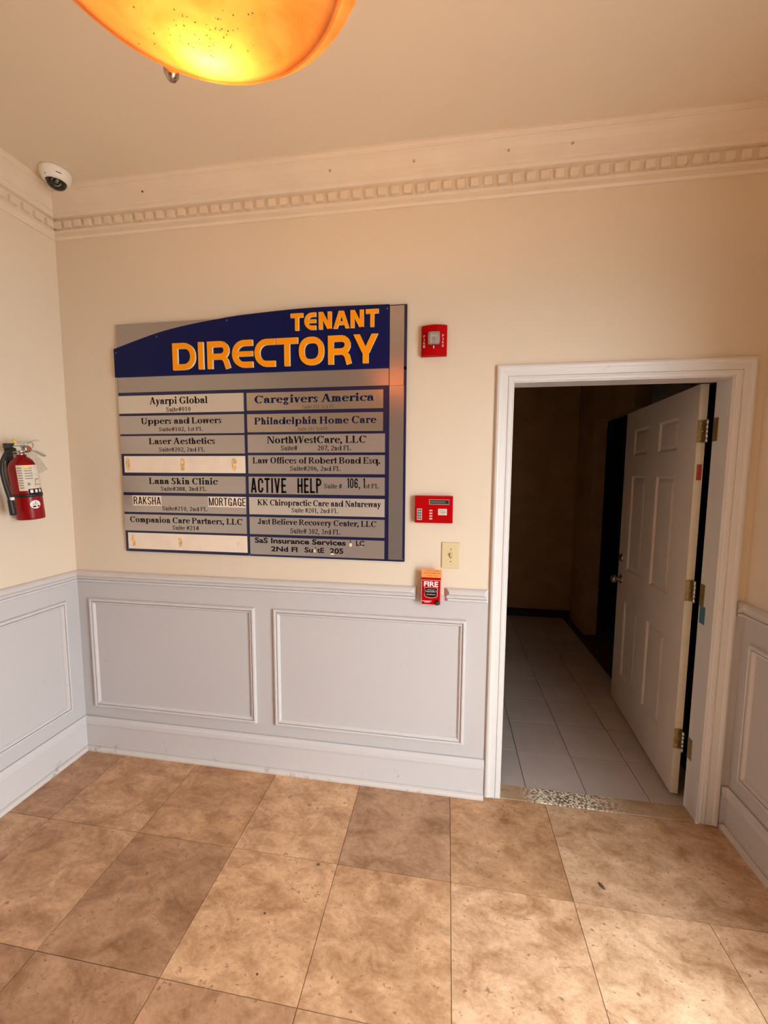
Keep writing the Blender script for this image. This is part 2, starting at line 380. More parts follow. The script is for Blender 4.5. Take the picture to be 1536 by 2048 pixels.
# crown with dentils
CROWN = [(2.833, 0), (2.833, .009), (2.842, .015), (2.850, .015), (2.853, .010), (2.866, .010), (2.872, .021), (2.873, .0150), (2.926, .0150), (2.930, .031), (2.940, .037), (2.950, .039),
         (2.954, .046), (2.960, .048), (2.972, .052), (2.992, .062), (3.007, .076), (3.015, .089), (3.018, .089), (3.022, .096), (3.030, .101), (ZC, .102), (ZC, 0)]
den = bmesh.new(); box(den, -.0180, .0180, -.0315, -.012, -.0165, .0150, bev=.0025)
denme = bpy.data.meshes.new('dentil'); den.to_mesh(denme); den.free(); denme.materials.append(M['crown'])
for fr, L_, rot, lab in ((BACK, XR, 0, 'crown moulding with small dentil blocks above the tenant board'), (LEFT, -YF, math.pi / 2, 'crown moulding with dentil blocks on the left wall'),
                    (RIGHT, -YF, -math.pi / 2, 'crown moulding on the right wall'), (FRONT, XR, math.pi, None)):
    bm = bmesh.new(); run(bm, CROWN, 0, L_, fr, 0, 1, 1); c = trim(bm, M['crown'], lab)
    a = .048
    while a < L_ - .04:
        d = mobj('dentil', denme, None, c); d.location = fr(a, 2.897, 0); d.rotation_euler = (0, 0, rot); a += .0588
# insect specks on the crown
for x, z, h in ((.575, 2.985, .062), (1.52, 2.985, .060), (1.90, 2.985, .060), (2.30, 2.985, .06), (2.555, 2.985, .06)):
    bm = bmesh.new(); lathe(bm, [(0, .002), (.004, .001), (.005, -.002)], (x, -h, z), 'y', 8); 
    obj('fly_speck', bm, M['specks'], bpy.data.objects['trim_7'] if 'trim_7' in bpy.data.objects else None)

# ------------------------------------------------------------------ floor tiles
TX, TY = .4641, .4609
xs = [.0] + [.261 + TX * k for k in range(7)] + [XR]
ys = [0, -.4639] + [-.4639 - TY * j for j in range(1, 11)] + [YF]
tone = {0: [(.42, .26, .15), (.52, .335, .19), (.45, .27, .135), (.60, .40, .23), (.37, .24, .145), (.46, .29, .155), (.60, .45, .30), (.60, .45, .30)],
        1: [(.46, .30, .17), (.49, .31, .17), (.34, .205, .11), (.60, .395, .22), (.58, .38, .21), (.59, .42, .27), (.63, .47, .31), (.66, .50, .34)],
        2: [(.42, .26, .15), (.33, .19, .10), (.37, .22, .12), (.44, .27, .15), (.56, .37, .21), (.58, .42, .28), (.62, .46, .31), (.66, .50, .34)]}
G = .0012
bm = bmesh.new(); box(bm, -TX / 2 + G, TX / 2 - G, -TY / 2 + G, TY / 2 - G, -.010, 0, bev=0)
tileme = bpy.data.meshes.new('tile'); bm.to_mesh(tileme); bm.free(); tileme.materials.append(M['stone'])
for j in range(len(ys) - 1):
    k = 0
    while k < len(xs) - 1:
        x0, x1 = xs[k], xs[k + 1]; c = tone.get(j, [tuple(v * random.uniform(.85, 1.1) for v in (.52, .35, .21))] * 8)[k]
        if j == 0 and k == 6: x1 = xs[8]; k += 1
        y1, y0 = ys[j], ys[j + 1]
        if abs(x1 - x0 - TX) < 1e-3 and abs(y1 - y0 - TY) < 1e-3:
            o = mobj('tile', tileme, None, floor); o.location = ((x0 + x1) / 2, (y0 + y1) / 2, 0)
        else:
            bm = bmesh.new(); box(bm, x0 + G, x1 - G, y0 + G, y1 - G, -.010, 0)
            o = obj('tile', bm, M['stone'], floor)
        mean = (.54, .365, .225); c = tuple(.72 * a_ + .28 * b_ for a_, b_ in zip(c, mean)); g_ = 1.18 if k >= 5 and j > 0 else 1.04; c = (c[0] * g_, c[1] * .91 * g_, c[2] * .86 * g_); oc(o, c); k += 1  # right-hand tiles lightened: daylight near the doorway painted into their tone
# threshold
bm = bmesh.new(); box(bm, OX0 + .002, OX1 + .001, .003, .094, -.02, .003, bev=.0012)
oc(obj('threshold', bm, M['threshold'], floor, label='worn stone strip in the doorway with a pale flaked patch'), (.50, .35, .22))
# back room
bm = bmesh.new(); box(bm, 1.3, 4.7, WT, 3.1, -.12, -.005)
floor_b = obj('floor_back_room', bm, M['grout2'], kind='structure', label='grey ceramic tile floor in the dark room behind the door')
bxs = [1.3 + .0134 + .299 * i for i in range(0, 8)]
bx = [2.508 + .299 * i for i in range(-4, 4)]; by = [.0955, .384] + [.384 + .299 * i for i in range(1, 9)]
for i in range(len(bx) - 1):
    for j in range(len(by) - 1):
        bm = bmesh.new(); x1 = min(bx[i + 1], 3.478); box(bm, bx[i] + .0018, x1 - .0018, by[j] + .0018, min(by[j + 1], 2.8) - .0018, -.010, 0)
        v = random.uniform(.94, 1.05); oc(obj('tile', bm, M['ceramic'], floor_b), (.56 * v, .48 * v, .445 * v))
bm = bmesh.new(); box(bm, 3.48, 4.7, 2.80, 2.9, -.02, 2.95); obj('wall_alcove_far', bm, M['shadewall'], kind='structure')
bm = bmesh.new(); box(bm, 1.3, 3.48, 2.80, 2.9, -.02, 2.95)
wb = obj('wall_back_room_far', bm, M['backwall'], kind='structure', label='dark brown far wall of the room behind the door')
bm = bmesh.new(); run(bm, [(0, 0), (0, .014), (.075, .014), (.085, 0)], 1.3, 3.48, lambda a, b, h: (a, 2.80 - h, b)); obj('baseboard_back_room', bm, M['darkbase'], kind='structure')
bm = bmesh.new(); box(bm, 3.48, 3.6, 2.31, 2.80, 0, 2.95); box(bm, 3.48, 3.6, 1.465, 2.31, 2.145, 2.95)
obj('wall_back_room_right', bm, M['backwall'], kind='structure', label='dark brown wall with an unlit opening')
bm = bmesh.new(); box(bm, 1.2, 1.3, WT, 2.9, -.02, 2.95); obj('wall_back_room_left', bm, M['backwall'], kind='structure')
bm = bmesh.new(); box(bm, 4.6, 4.7, WT, 2.8, -.02, 2.95); obj('wall_back_room_end', bm, M['shadewall'], kind='structure')
bm = bmesh.new(); box(bm, XR + .12, 4.7, -.02, WT - .001, -.12, 2.95); obj('wall_back_room_near', bm, M['shadewall'], kind='structure')
bm = bmesh.new(); box(bm, 1.2, 4.7, WT, 2.9, 2.95, 3.05); obj('ceiling_back_room', bm, M['shadewall'], kind='structure')

# ------------------------------------------------------------------ door casing and jamb
CAS = [(0, 0), (0, .012), (.004, .0175), (.012, .020), (.020, .0185), (.026, .0155), (.040, .0135), (.050, .0125), (.0515, .0085), (.0535, .0125), (.061, .0125), (.0625, .0095), (.071, .0085), (.074, .006), (.074, 0)]
for nm, pth, lab in (('left', [(2.286, .012), (2.286, 2.117)], 'door casing leg beside the fire pull box'), ('right', [(3.3385, .012), (3.3385, 2.117)], 'door casing leg in the right corner'), ('head', None, 'mitred door casing across the top')):
    bm = bmesh.new()
    if nm == 'left':
        run(bm, [(b, h) for b, h in CAS], 0, 1, lambda a, b, h: (2.286 + b, -h, .012 + a * (2.117 - b - .0004 - .012)))
    elif nm == 'right':
        run(bm, CAS, 0, 1, lambda a, b, h: (3.3385 - b, -h, .012 + a * (2.117 - b - .0004 - .012)))
    else:
        run(bm, CAS, 0, 1, lambda a, b, h: ((2.286 + b) * (1 - a) + (3.3385 - b) * a, -h, 2.117 - b))
    trim(bm, M['casing'], lab)
bm = bmesh.new()
box(bm, OX0 - .001, OX0 + .004, -.001, WT + .004, .004, OZ); box(bm, OX1 - .001, OX1 + .010, -.001, WT + .003, .004, OZ + .004); box(bm, OX0, OX1, -.001, WT + .004, OZ - .002, OZ + .006)
jamb = trim(bm, M['casing'], 'painted jamb lining the open doorway')
bm = bmesh.new(); box(bm, OX1 - .0016, OX1 - .001, .055, .095, .935, 1.018); obj('jamb_sticker', bm, M['blue'], jamb, label='blue sticker under the middle hinge')

# ------------------------------------------------------------------ door leaf
door = sroot('door_1', (3.2239, .1655, 0), label='white six panel door standing open into the dark back room')
HD = Vector((3.2239, .1655, 0)); dd = Vector((.0744, .9972, 0)); dn = Vector((-.9972, .0744, 0))
DF = lambda s, z, h: tuple(HD + dd * s + dn * h + Vector((0, 0, z)))
DW, DT, DB, DTOP = .945, .035, .015, 2.045
rects = [(sa, sb, za, zb) for za, zb in ((.245, .77), (.985, 1.62), (1.75, 1.92)) for sa, sb in ((.187, .415), (.566, .79))]
bm = bmesh.new()
sg = sorted({0, DW, .187, .415, .566, .79}); zg = sorted({DB, DTOP, .245, .77, .985, 1.62, 1.75, 1.92})
for side in (0, -DT):
    V = {(s, z): bm.verts.new(DF(s, z, side)) for s in sg for z in zg}
    for s0, s1 in zip(sg, sg[1:]):
        for z0, z1 in zip(zg, zg[1:]):
            if (s0, s1, z0, z1) in rects: continue
            bm.faces.new((V[s0, z0], V[s1, z0], V[s1, z1], V[s0, z1]))
q = lambda s, z, h: bm.verts.new(DF(s, z, h))
bm.faces.new((q(DW, DB, 0), q(DW, DB, -DT), q(DW, DTOP, -DT), q(DW, DTOP, 0))); bm.faces.new((q(0, DTOP, 0), q(DW, DTOP, 0), q(DW, DTOP, -DT), q(0, DTOP, -DT))); bm.faces.new((q(0, DB, 0), q(DW, DB, 0), q(DW, DB, -DT), q(0, DB, -DT)))
leaf = obj('door_leaf', bm, M['doorpaint'], door)
bm = bmesh.new(); prism(bm, [(-.0002, DB), (-.0002, DTOP), (-.0022, DTOP), (-.0022, DB)], 0, -DT, DF)
obj('door_edge', bm, M['dooredge'], door, label='cream hinge edge of the door')
for s0, s1, z0, z1 in rects:
    bm = bmesh.new()
    for side, sg_ in ((0, 1), (-DT, -1)):
        prev = None
        for ins, dep in ((0, 0), (.004, -.002), (.012, -.009), (.016, -.010), (.030, -.006), (.036, -.0045)):
            R = [bm.verts.new(DF(a, b, side + sg_ * dep)) for a, b in ((s0 + ins, z0 + ins), (s1 - ins, z0 + ins), (s1 - ins, z1 - ins), (s0 + ins, z1 - ins))]
            if prev:
                for i in range(4): bm.faces.new((prev[i], prev[(i + 1) % 4], R[(i + 1) % 4], R[i]))
            prev = R
        bm.faces.new(prev)
    obj('door_panel', bm, M['doorpaint'], door)
KX, KY = 3.243, .133
for zc in (1.828, 1.068, .309):
    bm = bmesh.new(); prism(bm, [(-.0024, zc - .052), (-.0024, zc + .052), (-.0045, zc + .052), (-.0045, zc - .052)], .0005, -DT + .002, DF)
    hg = obj('hinge', bm, M['brass'], door, label='aged brass butt hinge')
    bm = bmesh.new(); box(bm, OX1 - .0035, OX1 - .0015, .068, .101, zc - .052, zc + .052); obj('hinge_leaf', bm, M['brass'], hg)
    bm = bmesh.new()
    for a, b in ((-.052, -.033), (-.031, -.011), (-.009, .009), (.011, .031), (.033, .052)):
        lathe(bm, [(0, a), (.0065, a), (.0065, b), (0, b)], (KX + .005, KY, zc), n=14)
    lathe(bm, [(.005, -.05), (.005, .05)], (KX + .005, KY, zc), n=12)
    obj('knuckle', bm, M['steel'], hg, label='bright hinge knuckle')
    bm = bmesh.new()
    for dz in (-.035, 0, .035):
        p = DF(-.005, zc + dz, -.012 - (.010 if dz == 0 else 0)); lathe(bm, [(0, -.0012), (.003, -.001), (.0035, .0005)], p, 'y', 10)
    obj('screw', bm, M['steel'], hg)
bm = bmesh.new()
def DN(s, z, h0, prof, n=24):
    o = Vector(DF(s, z, 0)); rings = []
    def T(p): return o + dn * p.z + dd * p.x + Vector((0, 0, p.y))
    lathe(bm, prof, (0, 0, 0), 'z', n, T=T)
DN(.878, .90, 0, [(.031, 0), (.031, .004), (.027, .009), (.012, .012), (.011, .028), (.024, .036), (.029, .048), (.027, .058), (.018, .064), (0, .066)])
obj('door_knob', bm, M['nickel'], door, label='dull nickel door knob')
bm = bmesh.new(); DN(.885, 1.05, 0, [(.028, 0), (.028, .006), (.024, .013), (.010, .016), (.009, .020), (0, .021)])
obj('deadbolt', bm, M['nickel'], door)
bm = bmesh.new(); prism(bm, [(-.0024, 1.60), (-.0024, 1.675), (-.0028, 1.675), (-.0028, 1.60)], -.009, -.030, DF)
obj('door_sticker', bm, M['redlabel'], door, label='small red label on the door edge')

# duct behind
t = thing('air_duct', 'pale rounded duct high in the dark space above the open door', 'duct', (3.9, 1.5, 2.28))
bm = bmesh.new(); lathe(bm, [(0, 1.12), (.07, 1.125), (.115, 1.15), (.13, 1.20), (.13, 2.30), (.115, 2.36), (.07, 2.39), (0, 2.395)], (3.88, 0, 2.40), 'y', 28)
obj('duct_body', bm, M['ductwrap'], t)
for yy in (1.35, 2.1):
    bm = bmesh.new(); lathe(bm, [(.1305, yy), (.134, yy), (.134, yy + .03), (.1305, yy + .03)], (3.88, 0, 2.40), 'y', 28); tube(bm, [(3.88, yy + .015, 2.53), (3.88, yy + .015, 2.951)], .006, 8); obj('duct_strap', bm, M['steel'], t)

# ------------------------------------------------------------------ street doorway (behind the camera to the right)
d2 = sroot('door_2', (XR, DY1, 0))
bm = bmesh.new()
FRM = lambda a, b, h: (XR - h, -a, b)
box(bm, XR - .012, XR + .15, DY1 - .04, DY1, 0, DZ); box(bm, XR - .012, XR + .15, DY0, DY0 + .04, 0, DZ); box(bm, XR - .012, XR + .15, DY0, DY1, DZ - .04, DZ)
obj('door_frame', bm, M['frame'], d2)
for a0, a1, fr in ((-DY1 - .075, -DY1 + .0, RIGHT), (-DY0, -DY0 + .075, RIGHT)):
    bm = bmesh.new(); box(bm, XR - .018, XR, -a1, -a0, 0, DZ + .07); obj('door_casing', bm, M['casing'], d2)
bm = bmesh.new(); box(bm, XR - .018, XR, DY0, DY1, DZ, DZ + .07); obj('door_casing', bm, M['casing'], d2)

# ------------------------------------------------------------------ lettering tools
def ell(cx, cy, rx, ry, a0, a1, tv, th, n=20):
    out = []
    for i in range(n):
        A, B = math.radians(a0 + (a1 - a0) * i / n), math.radians(a0 + (a1 - a0) * (i + 1) / n)
        o = lambda t, kx, ky: (cx + kx * math.cos(t), cy + ky * math.sin(t))
        out.append([o(A, rx, ry), o(B, rx, ry), o(B, rx - tv, ry - th), o(A, rx - tv, ry - th)])
    return out
def rc(x0, y0, x1, y1): return [[(x0, y0), (x1, y0), (x1, y1), (x0, y1)]]
def dg(x0, y0, x1, y1, w): return [[(x0 - w / 2, y0), (x0 + w / 2, y0), (x1 + w / 2, y1), (x1 - w / 2, y1)]]
def dot(x, y, r): return [[(x + r * math.cos(math.pi * i / 4), y + r * math.sin(math.pi * i / 4)) for i in range(8)]]
def serif_font(S, T, o, k=1.0):
    """hand drawn roman: S stem, T hairline, o serif overhang, k width"""
    X = .69; G = {}
    def stem(x, y0, y1, sb=3, st=1, s=S):
        r = rc(x, y0, x + s, y1)
        if sb: r += rc(x - (o if sb & 1 else 0), y0, x + s + (o if sb & 2 else 0), y0 + T)
        if st: r += rc(x - (o if st & 1 else 0), y1 - T, x + s + (o if st & 2 else 0), y1)
        return r
    a = o + .03; w = .30 * k
    def arch(x): return ell(x + w * .5 + S * .5, X - .24, w * .5 + S * .5 - .0, .25, 0, 150, S, T * 1.3, 12)
    r2 = w + a
    G['n'] = (r2 + 2 * S - S + o + .02 + S * 0, stem(a, 0, X) + arch(a) + stem(a + w, 0, X - .24, 3, 0))
    G['m'] = (r2 + w + S + o + .02, stem(a, 0, X) + arch(a) + stem(a + w, 0, X - .24, 3, 0) + arch(a + w) + stem(a + 2 * w, 0, X - .24, 3, 0))
    G['h'] = (r2 + S + o + .02, stem(a, 0, 1) + arch(a) + stem(a + w, 0, X - .24, 3, 0))
    G['n'] = (G['h'][0], G['n'][1])
    G['u'] = (G['h'][0], rc(a, .22, a + S, X) + rc(a - o, X - T, a, X) + ell(a + w * .5 + S * .5, .23, w * .5 + S * .5, .245, 180, 330, S, T * 1.3, 12) + stem(a + w, 0, X, 2, 1))
    G['r'] = (a + S + .26 * k, stem(a, 0, X) + ell(a + S + .12 * k, X - .17, .16 * k, .18, 40, 170, T * 1.6, T * 1.3, 8) + dot(a + S + .19 * k, X - .10, S * .5))
    G['i'] = (2 * a + S, stem(a, 0, X) + dot(a + S / 2, .92, S * .62))
    G['l'] = (2 * a + S, stem(a, 0, 1)); G['I'] = (2 * a + S + .04, stem(a + .02, 0, 1, 3, 3))
    O = .31 * k + S * .25
    G['o'] = (2 * O + .07, ell(O + .035, X / 2, O, X / 2 + .015, 0, 360, S * 1.05, T))
    G['c'] = (2 * O - .03, ell(O + .03, X / 2, O, X / 2 + .015, 48, 320, S * 1.05, T) + dot(O + .03 + O * .62, X - .13, S * .55))
    G['e'] = (2 * O, ell(O + .03, X / 2, O - .01, X / 2 + .015, 4, 322, S * 1.05, T) + rc(.08, X * .53, 2 * O, X * .53 + T))
    G['d'] = (2 * O + S * .35 + .10, ell(O + .03, X / 2, O, X / 2 + .015, 0, 360, S, T) + stem(2 * O + .02 - S * .55, 0, 1, 2, 1))
    G['b'] = (2 * O + S * .35 + .08, ell(O + S * .3 + .06, X / 2, O, X / 2 + .015, 0, 360, S, T) + stem(.09, 0, 1, 0, 1))
    G['p'] = (2 * O + S * .35 + .10, ell(O + S * .3 + .07, X / 2, O, X / 2 + .015, 0, 360, S, T) + stem(.10, -.3, X, 3, 1))
    G['q'] = (2 * O + S * .35 + .10, ell(O + .03, X / 2, O, X / 2 + .015, 0, 360, S, T) + stem(2 * O + .02 - S * .55, -.3, X, 3, 0))
    G['a'] = (.50 * k + S, ell(.27 * k, .2, .23 * k, .21, 40, 330, S, T, 14) + rc(.27 * k, .36, .30 * k + S, .36 + T * 1.2) + rc(.40 * k, .05, .40 * k + S, .5) + ell(.26 * k + S * .5, .49, .14 * k + S * .5, .21, 0, 165, S, T * 1.3, 10)
              + dot(.13 * k + S * .2, .52, S * .55) + rc(.40 * k + S * .5, 0, .47 * k + S, T * 1.4))
    G['g'] = (.56 * k + S * .6, ell(.27 * k + .03, .46, .23 * k + .02, .235, 0, 360, S, T) + ell(.28 * k + .03, -.10, .25 * k + .03, .19, 0, 360, S * .8, T * 1.5) + rc(.12, .05, .36 * k, .15) + rc(.42 * k, X - .12, .56 * k + .05, X - .02))
    G['s'] = (.50 * k, ell(.24 * k, X * .74, .19 * k, X * .27, 40, 260, S * .8, T * 1.3, 12) + ell(.24 * k, X * .26, .20 * k, X * .28, -140, 80, S * .8, T * 1.3, 12) + rc(.05, 0, .05 + T, .2) + rc(.40 * k, X - .2, .40 * k + T, X)
              + [[(.08 * k, X * .62), (.14 * k, X * .72), (.40 * k, X * .42), (.36 * k, X * .30)]])
    G['t'] = (.30 * k + S * .5, rc(.10, .10, .10 + S, .92) + rc(.01, X - T * 1.2, .30 * k + S * .5, X) + ell(.10 + S * .5 + .08, .12, .08 + S * .5, .13, 180, 320, S * .7, T * 1.4, 8))
    G['f'] = (.32 * k + S * .4, stem(.10, 0, .82, 3, 0) + rc(.01, X - T * 1.2, .30 * k + S * .4, X) + ell(.10 + S * .5 + .10, .82, .10 + S * .5, .2, 40, 180, S * .8, T * 1.4, 8) + dot(.27 * k + S * .2, .92, S * .5))
    def vee(w_, y, n=1):
        h = w_ / 2
        return dg(h, 0, .06 + S / 2, y, S) + dg(h, 0, w_ - .06, y, T * 1.4) + rc(0, y - T, .12 + S, y) + rc(w_ - .15, y - T, w_ + .03, y)
    G['v'] = (.56 * k + S * .4, vee(.53 * k + S * .4, X)); G['V'] = (.9 * k, vee(.86 * k, 1))
    G['y'] = (.56 * k + S * .4, vee(.53 * k + S * .4, X) + dg(.17 * k, -.25, .27 * k + S * .2, .05, T * 1.8) + dot(.13 * k, -.22, S * .5))
    def dbl(w_, y):
        q = w_ / 2
        r = []
        for i in (0, 1):
            x = i * q * .93
            r += dg(x + q * .5, 0, x + .07 + S / 2, y, S) + dg(x + q * .5, 0, x + q - .02, y, T * 1.4) + rc(x, y - T, x + .1 + S, y)
        return r + rc(w_ - .14, y - T, w_ + .03, y)
    G['w'] = (.84 * k + S * .5, dbl(.81 * k + S * .5, X)); G['W'] = (1.22 * k + S * .5, dbl(1.22 * k + S * .5, 1))
    G['k'] = (.56 * k + S, stem(a, 0, 1) + dg(a + S * .8, .30, a + S + .27 * k, X, T * 1.5) + dg(a + S + .27 * k, 0, a + S + .02, .42, S) + rc(a + S + .13 * k, 0, a + S + .40 * k, T) + rc(a + S + .12 * k, X - T, a + S + .36 * k, X))
    c = .10
    G['L'] = (.84 * k, stem(c, 0, 1, 1, 3) + rc(c, 0, .78 * k, T) + [[(.78 * k, 0), (.80 * k, .3), (.76 * k, .3), (.62 * k, T)]])
    G['E'] = (.86 * k, stem(c, 0, 1, 1, 1) + rc(c, 0, .76 * k, T) + rc(c, 1 - T, .74 * k, 1) + rc(c + S, .5 - T / 2, .52 * k, .5 + T / 2) + rc(.52 * k, .38, .52 * k + T, .62)
              + [[(.76 * k, 0), (.80 * k, .3), (.76 * k, .3), (.60 * k, T)], [(.58 * k, 1 - T), (.74 * k, .72), (.78 * k, .72), (.78 * k, 1)]])
    G['F'] = (.80 * k, stem(c, 0, 1, 3, 1) + rc(c, 1 - T, .72 * k, 1) + rc(c + S, .5 - T / 2, .50 * k, .5 + T / 2) + rc(.50 * k, .38, .50 * k + T, .62) + [[(.56 * k, 1 - T), (.72 * k, .72), (.76 * k, .72), (.76 * k, 1)]])
    G['H'] = (1.06 * k, stem(c, 0, 1, 3, 3) + stem(.92 * k - S, 0, 1, 3, 3) + rc(c, .5 - T / 2, .9 * k, .5 + T / 2))
    G['K'] = (1.06 * k, stem(c, 0, 1, 3, 3) + dg(c + S * .9, .38, .84 * k, 1, T * 1.5) + dg(.90 * k - S * .3, 0, .36 * k, .62, S * 1.1) + rc(.66 * k, 0, 1.04 * k, T) + rc(.64 * k, 1 - T, 1.0 * k, 1))
    G['P'] = (.84 * k, stem(c, 0, 1, 3, 1) + ell(c + S + .12 * k, .74, .38 * k, .26, -90, 90, S, T * 1.1, 12) + rc(c + S, 1 - T, c + S + .13 * k, 1) + rc(c + S, .48, c + S + .13 * k, .48 + T))
    G['B'] = (.92 * k, G['P'][1] + ell(c + S + .14 * k, .26, .42 * k, .265, -90, 90, S, T * 1.1, 12) + rc(c, 0, c + S + .15 * k, T))
    G['R'] = (.98 * k, G['P'][1] + dg(.86 * k, 0, .45 * k, .5, S) + rc(.74 * k, 0, 1.0 * k, T))
    G['D'] = (1.02 * k, stem(c, 0, 1, 1, 1) + ell(c + S + .10 * k, .5, .60 * k, .5, -90, 90, S, T, 16) + rc(c, 0, c + S + .12 * k, T) + rc(c, 1 - T, c + S + .12 * k, 1))
    G['O'] = (1.06 * k, ell(.52 * k, .5, .47 * k, .515, 0, 360, S * 1.1, T, 26))
    G['C'] = (.98 * k, ell(.52 * k, .5, .47 * k, .515, 38, 318, S * 1.1, T, 22) + rc(.86 * k, .66, .86 * k + T * 1.2, 1))
    G['G'] = (1.06 * k, G['C'][1] + rc(.74 * k, .05, .74 * k + S * .9, .44) + rc(.62 * k, .44 - T, .98 * k, .44))
    G['S'] = (.76 * k, ell(.37 * k, .745, .28 * k, .265, 30, 265, S * .95, T * 1.2, 14) + ell(.37 * k, .26, .30 * k, .275, -145, 85, S * .95, T * 1.2, 14) + rc(.07, 0, .07 + T, .3) + rc(.63 * k, .72, .63 * k + T, 1.01)
              + [[(.12 * k, .62), (.22 * k, .72), (.60 * k, .42), (.55 * k, .30)]])
    G['A'] = (1.0 * k, dg(.84 * k - S * .3, 0, .50 * k, 1.02, S * 1.1) + dg(.14 * k, 0, .50 * k - S * .2, 1, T * 1.5) + rc(.26 * k, .34, .70 * k, .34 + T) + rc(0, 0, .30 * k, T) + rc(.64 * k, 0, 1.02 * k, T))
    G['N'] = (1.04 * k, rc(.14, 0, .14 + T * 1.4, 1) + rc(.84 * k, 0, .84 * k + T * 1.4, 1) + dg(.84 * k, 0, .12 + S * .6, 1, S * 1.1) + rc(.02, 0, .32 * k, T) + rc(.02, 1 - T, .3 * k, 1) + rc(.70 * k, 1 - T, 1.0 * k, 1))
    G['U'] = (1.04 * k, rc(.12, .3, .12 + S, 1) + rc(.02, 1 - T, .26 + S, 1) + ell(.50 * k, .31, .50 * k - .12, .325, 180, 360, S, T * 1.2, 16) + rc(.88 * k - T * 1.4, .3, .88 * k, 1) + rc(.70 * k, 1 - T, 1.0 * k, 1))
    G['J'] = (.66 * k, stem(.32 * k, .22, 1, 0, 3) + ell(.32 * k - .10 + S * .5, .2, .13 + S * .5, .22, 180, 360, S, T * 1.2, 10) + dot(.12 * k, .2, S * .55))
    D = .36 * k
    G['0'] = (.72 * k, ell(D, .5, .29 * k, .51, 0, 360, S, T, 20)); G['1'] = (.72 * k, stem(D - S / 2, 0, 1, 3, 0) + dg(D - .16, .84, D - S * .3, 1, T * 2))
    G['2'] = (.72 * k, ell(D, .72, .28 * k, .29, -35, 165, S, T * 1.2, 14) + [[(.08 * k, 0), (.08 * k, .08), (.52 * k, .66), (.62 * k, .58), (.26 * k, .12)]] + rc(.08 * k, 0, .64 * k, S * .75))
    G['3'] = (.72 * k, ell(D - .04, .75, .24 * k, .26, -85, 150, S * .9, T * 1.2, 14) + ell(D - .04, .27, .28 * k, .28, -150, 85, S * .9, T * 1.2, 14))
    G['4'] = (.72 * k, rc(.42 * k, 0, .42 * k + S, 1) + rc(.04 * k, .24, .68 * k, .24 + T * 1.8) + dg(.08 * k, .26, .44 * k, 1, T * 2))
    G['5'] = (.72 * k, ell(D - .05, .31, .30 * k, .32, -145, 110, S, T * 1.2, 16) + rc(.16 * k, .56, .16 * k + T * 1.5, 1) + rc(.16 * k, 1 - S * .8, .62 * k, 1))
    G['6'] = (.72 * k, ell(D, .32, .29 * k, .33, 0, 360, S, T, 16) + ell(D + .08, .40, .36 * k, .62, 100, 190, S, T, 10))
    G['7'] = (.72 * k, rc(.08 * k, 1 - S * .8, .66 * k, 1) + dg(.28 * k, 0, .60 * k, .9, S * .9))
    G['8'] = (.72 * k, ell(D, .76, .24 * k, .25, 0, 360, S * .9, T, 16) + ell(D, .27, .28 * k, .28, 0, 360, S * .9, T, 16)); G['9'] = (.72 * k, [[(.72 * k - x, 1 - y) for x, y in p] for p in G['6'][1]])
    G['#'] = (.74 * k, dg(.20 * k, 0, .32 * k, 1, T * 1.6) + dg(.44 * k, 0, .56 * k, 1, T * 1.6) + rc(.04, .32, .70 * k, .32 + T * 1.4) + rc(.04, .64, .70 * k, .64 + T * 1.4))
    G[','] = (.34 * k, dot(.15, .07, S * .6) + dg(.08, -.18, .17, .04, T * 2)); G['.'] = (.34 * k, dot(.15, .07, S * .6)); G[' '] = (.34, [])
    return G
BOLD = serif_font(.245, .078, .085, 1.08); REG = serif_font(.175, .085, .085, 1.0)
def serif_text(bm, s, x0, x1, z0, z1, y, F, mi=0):
    tot = sum(F[c][0] for c in s); sx = (x1 - x0) / tot; sz = z1 - z0; x = 0
    for c in s:
        adv, polys = F[c]
        for p in polys:
            try: bm.faces.new([bm.verts.new((x0 + (x + a) * sx, y, z0 + b * sz)) for a, b in p]).material_index = mi
            except ValueError: pass
        x += adv
def sans_text(bm, s, x0, x1, z0, z1, y, bold=0.0, mi=0, fr=None):
    """Blender's own font, stretched to the given box (z0 baseline, z1 cap height)"""
    cu = bpy.data.curves.new('t', 'FONT'); cu.body = s; cu.size = 1; cu.offset = bold; cu.resolution_u = 3
    to = bpy.data.objects.new('t', cu); COL.objects.link(to)
    dg_ = bpy.context.evaluated_depsgraph_get(); me = bpy.data.meshes.new_from_object(to.evaluated_get(dg_))
    co = [v.co.copy() for v in me.vertices]
    if co:
        ax, bx_ = min(c.x for c in co), max(c.x for c in co); cap = max(c.y for c in co)
        vs = []
        for c in co:
            X_ = x0 + (c.x - ax) / (bx_ - ax) * (x1 - x0); Z_ = z0 + c.y / cap * (z1 - z0)
            vs.append(bm.verts.new(fr(X_, Z_) if fr else (X_, y, Z_)))
        for p in me.polygons:
            try: bm.faces.new([vs[i] for i in p.vertices]).material_index = mi
            except ValueError: pass
    bpy.data.objects.remove(to); bpy.data.curves.remove(cu); bpy.data.meshes.remove(me)

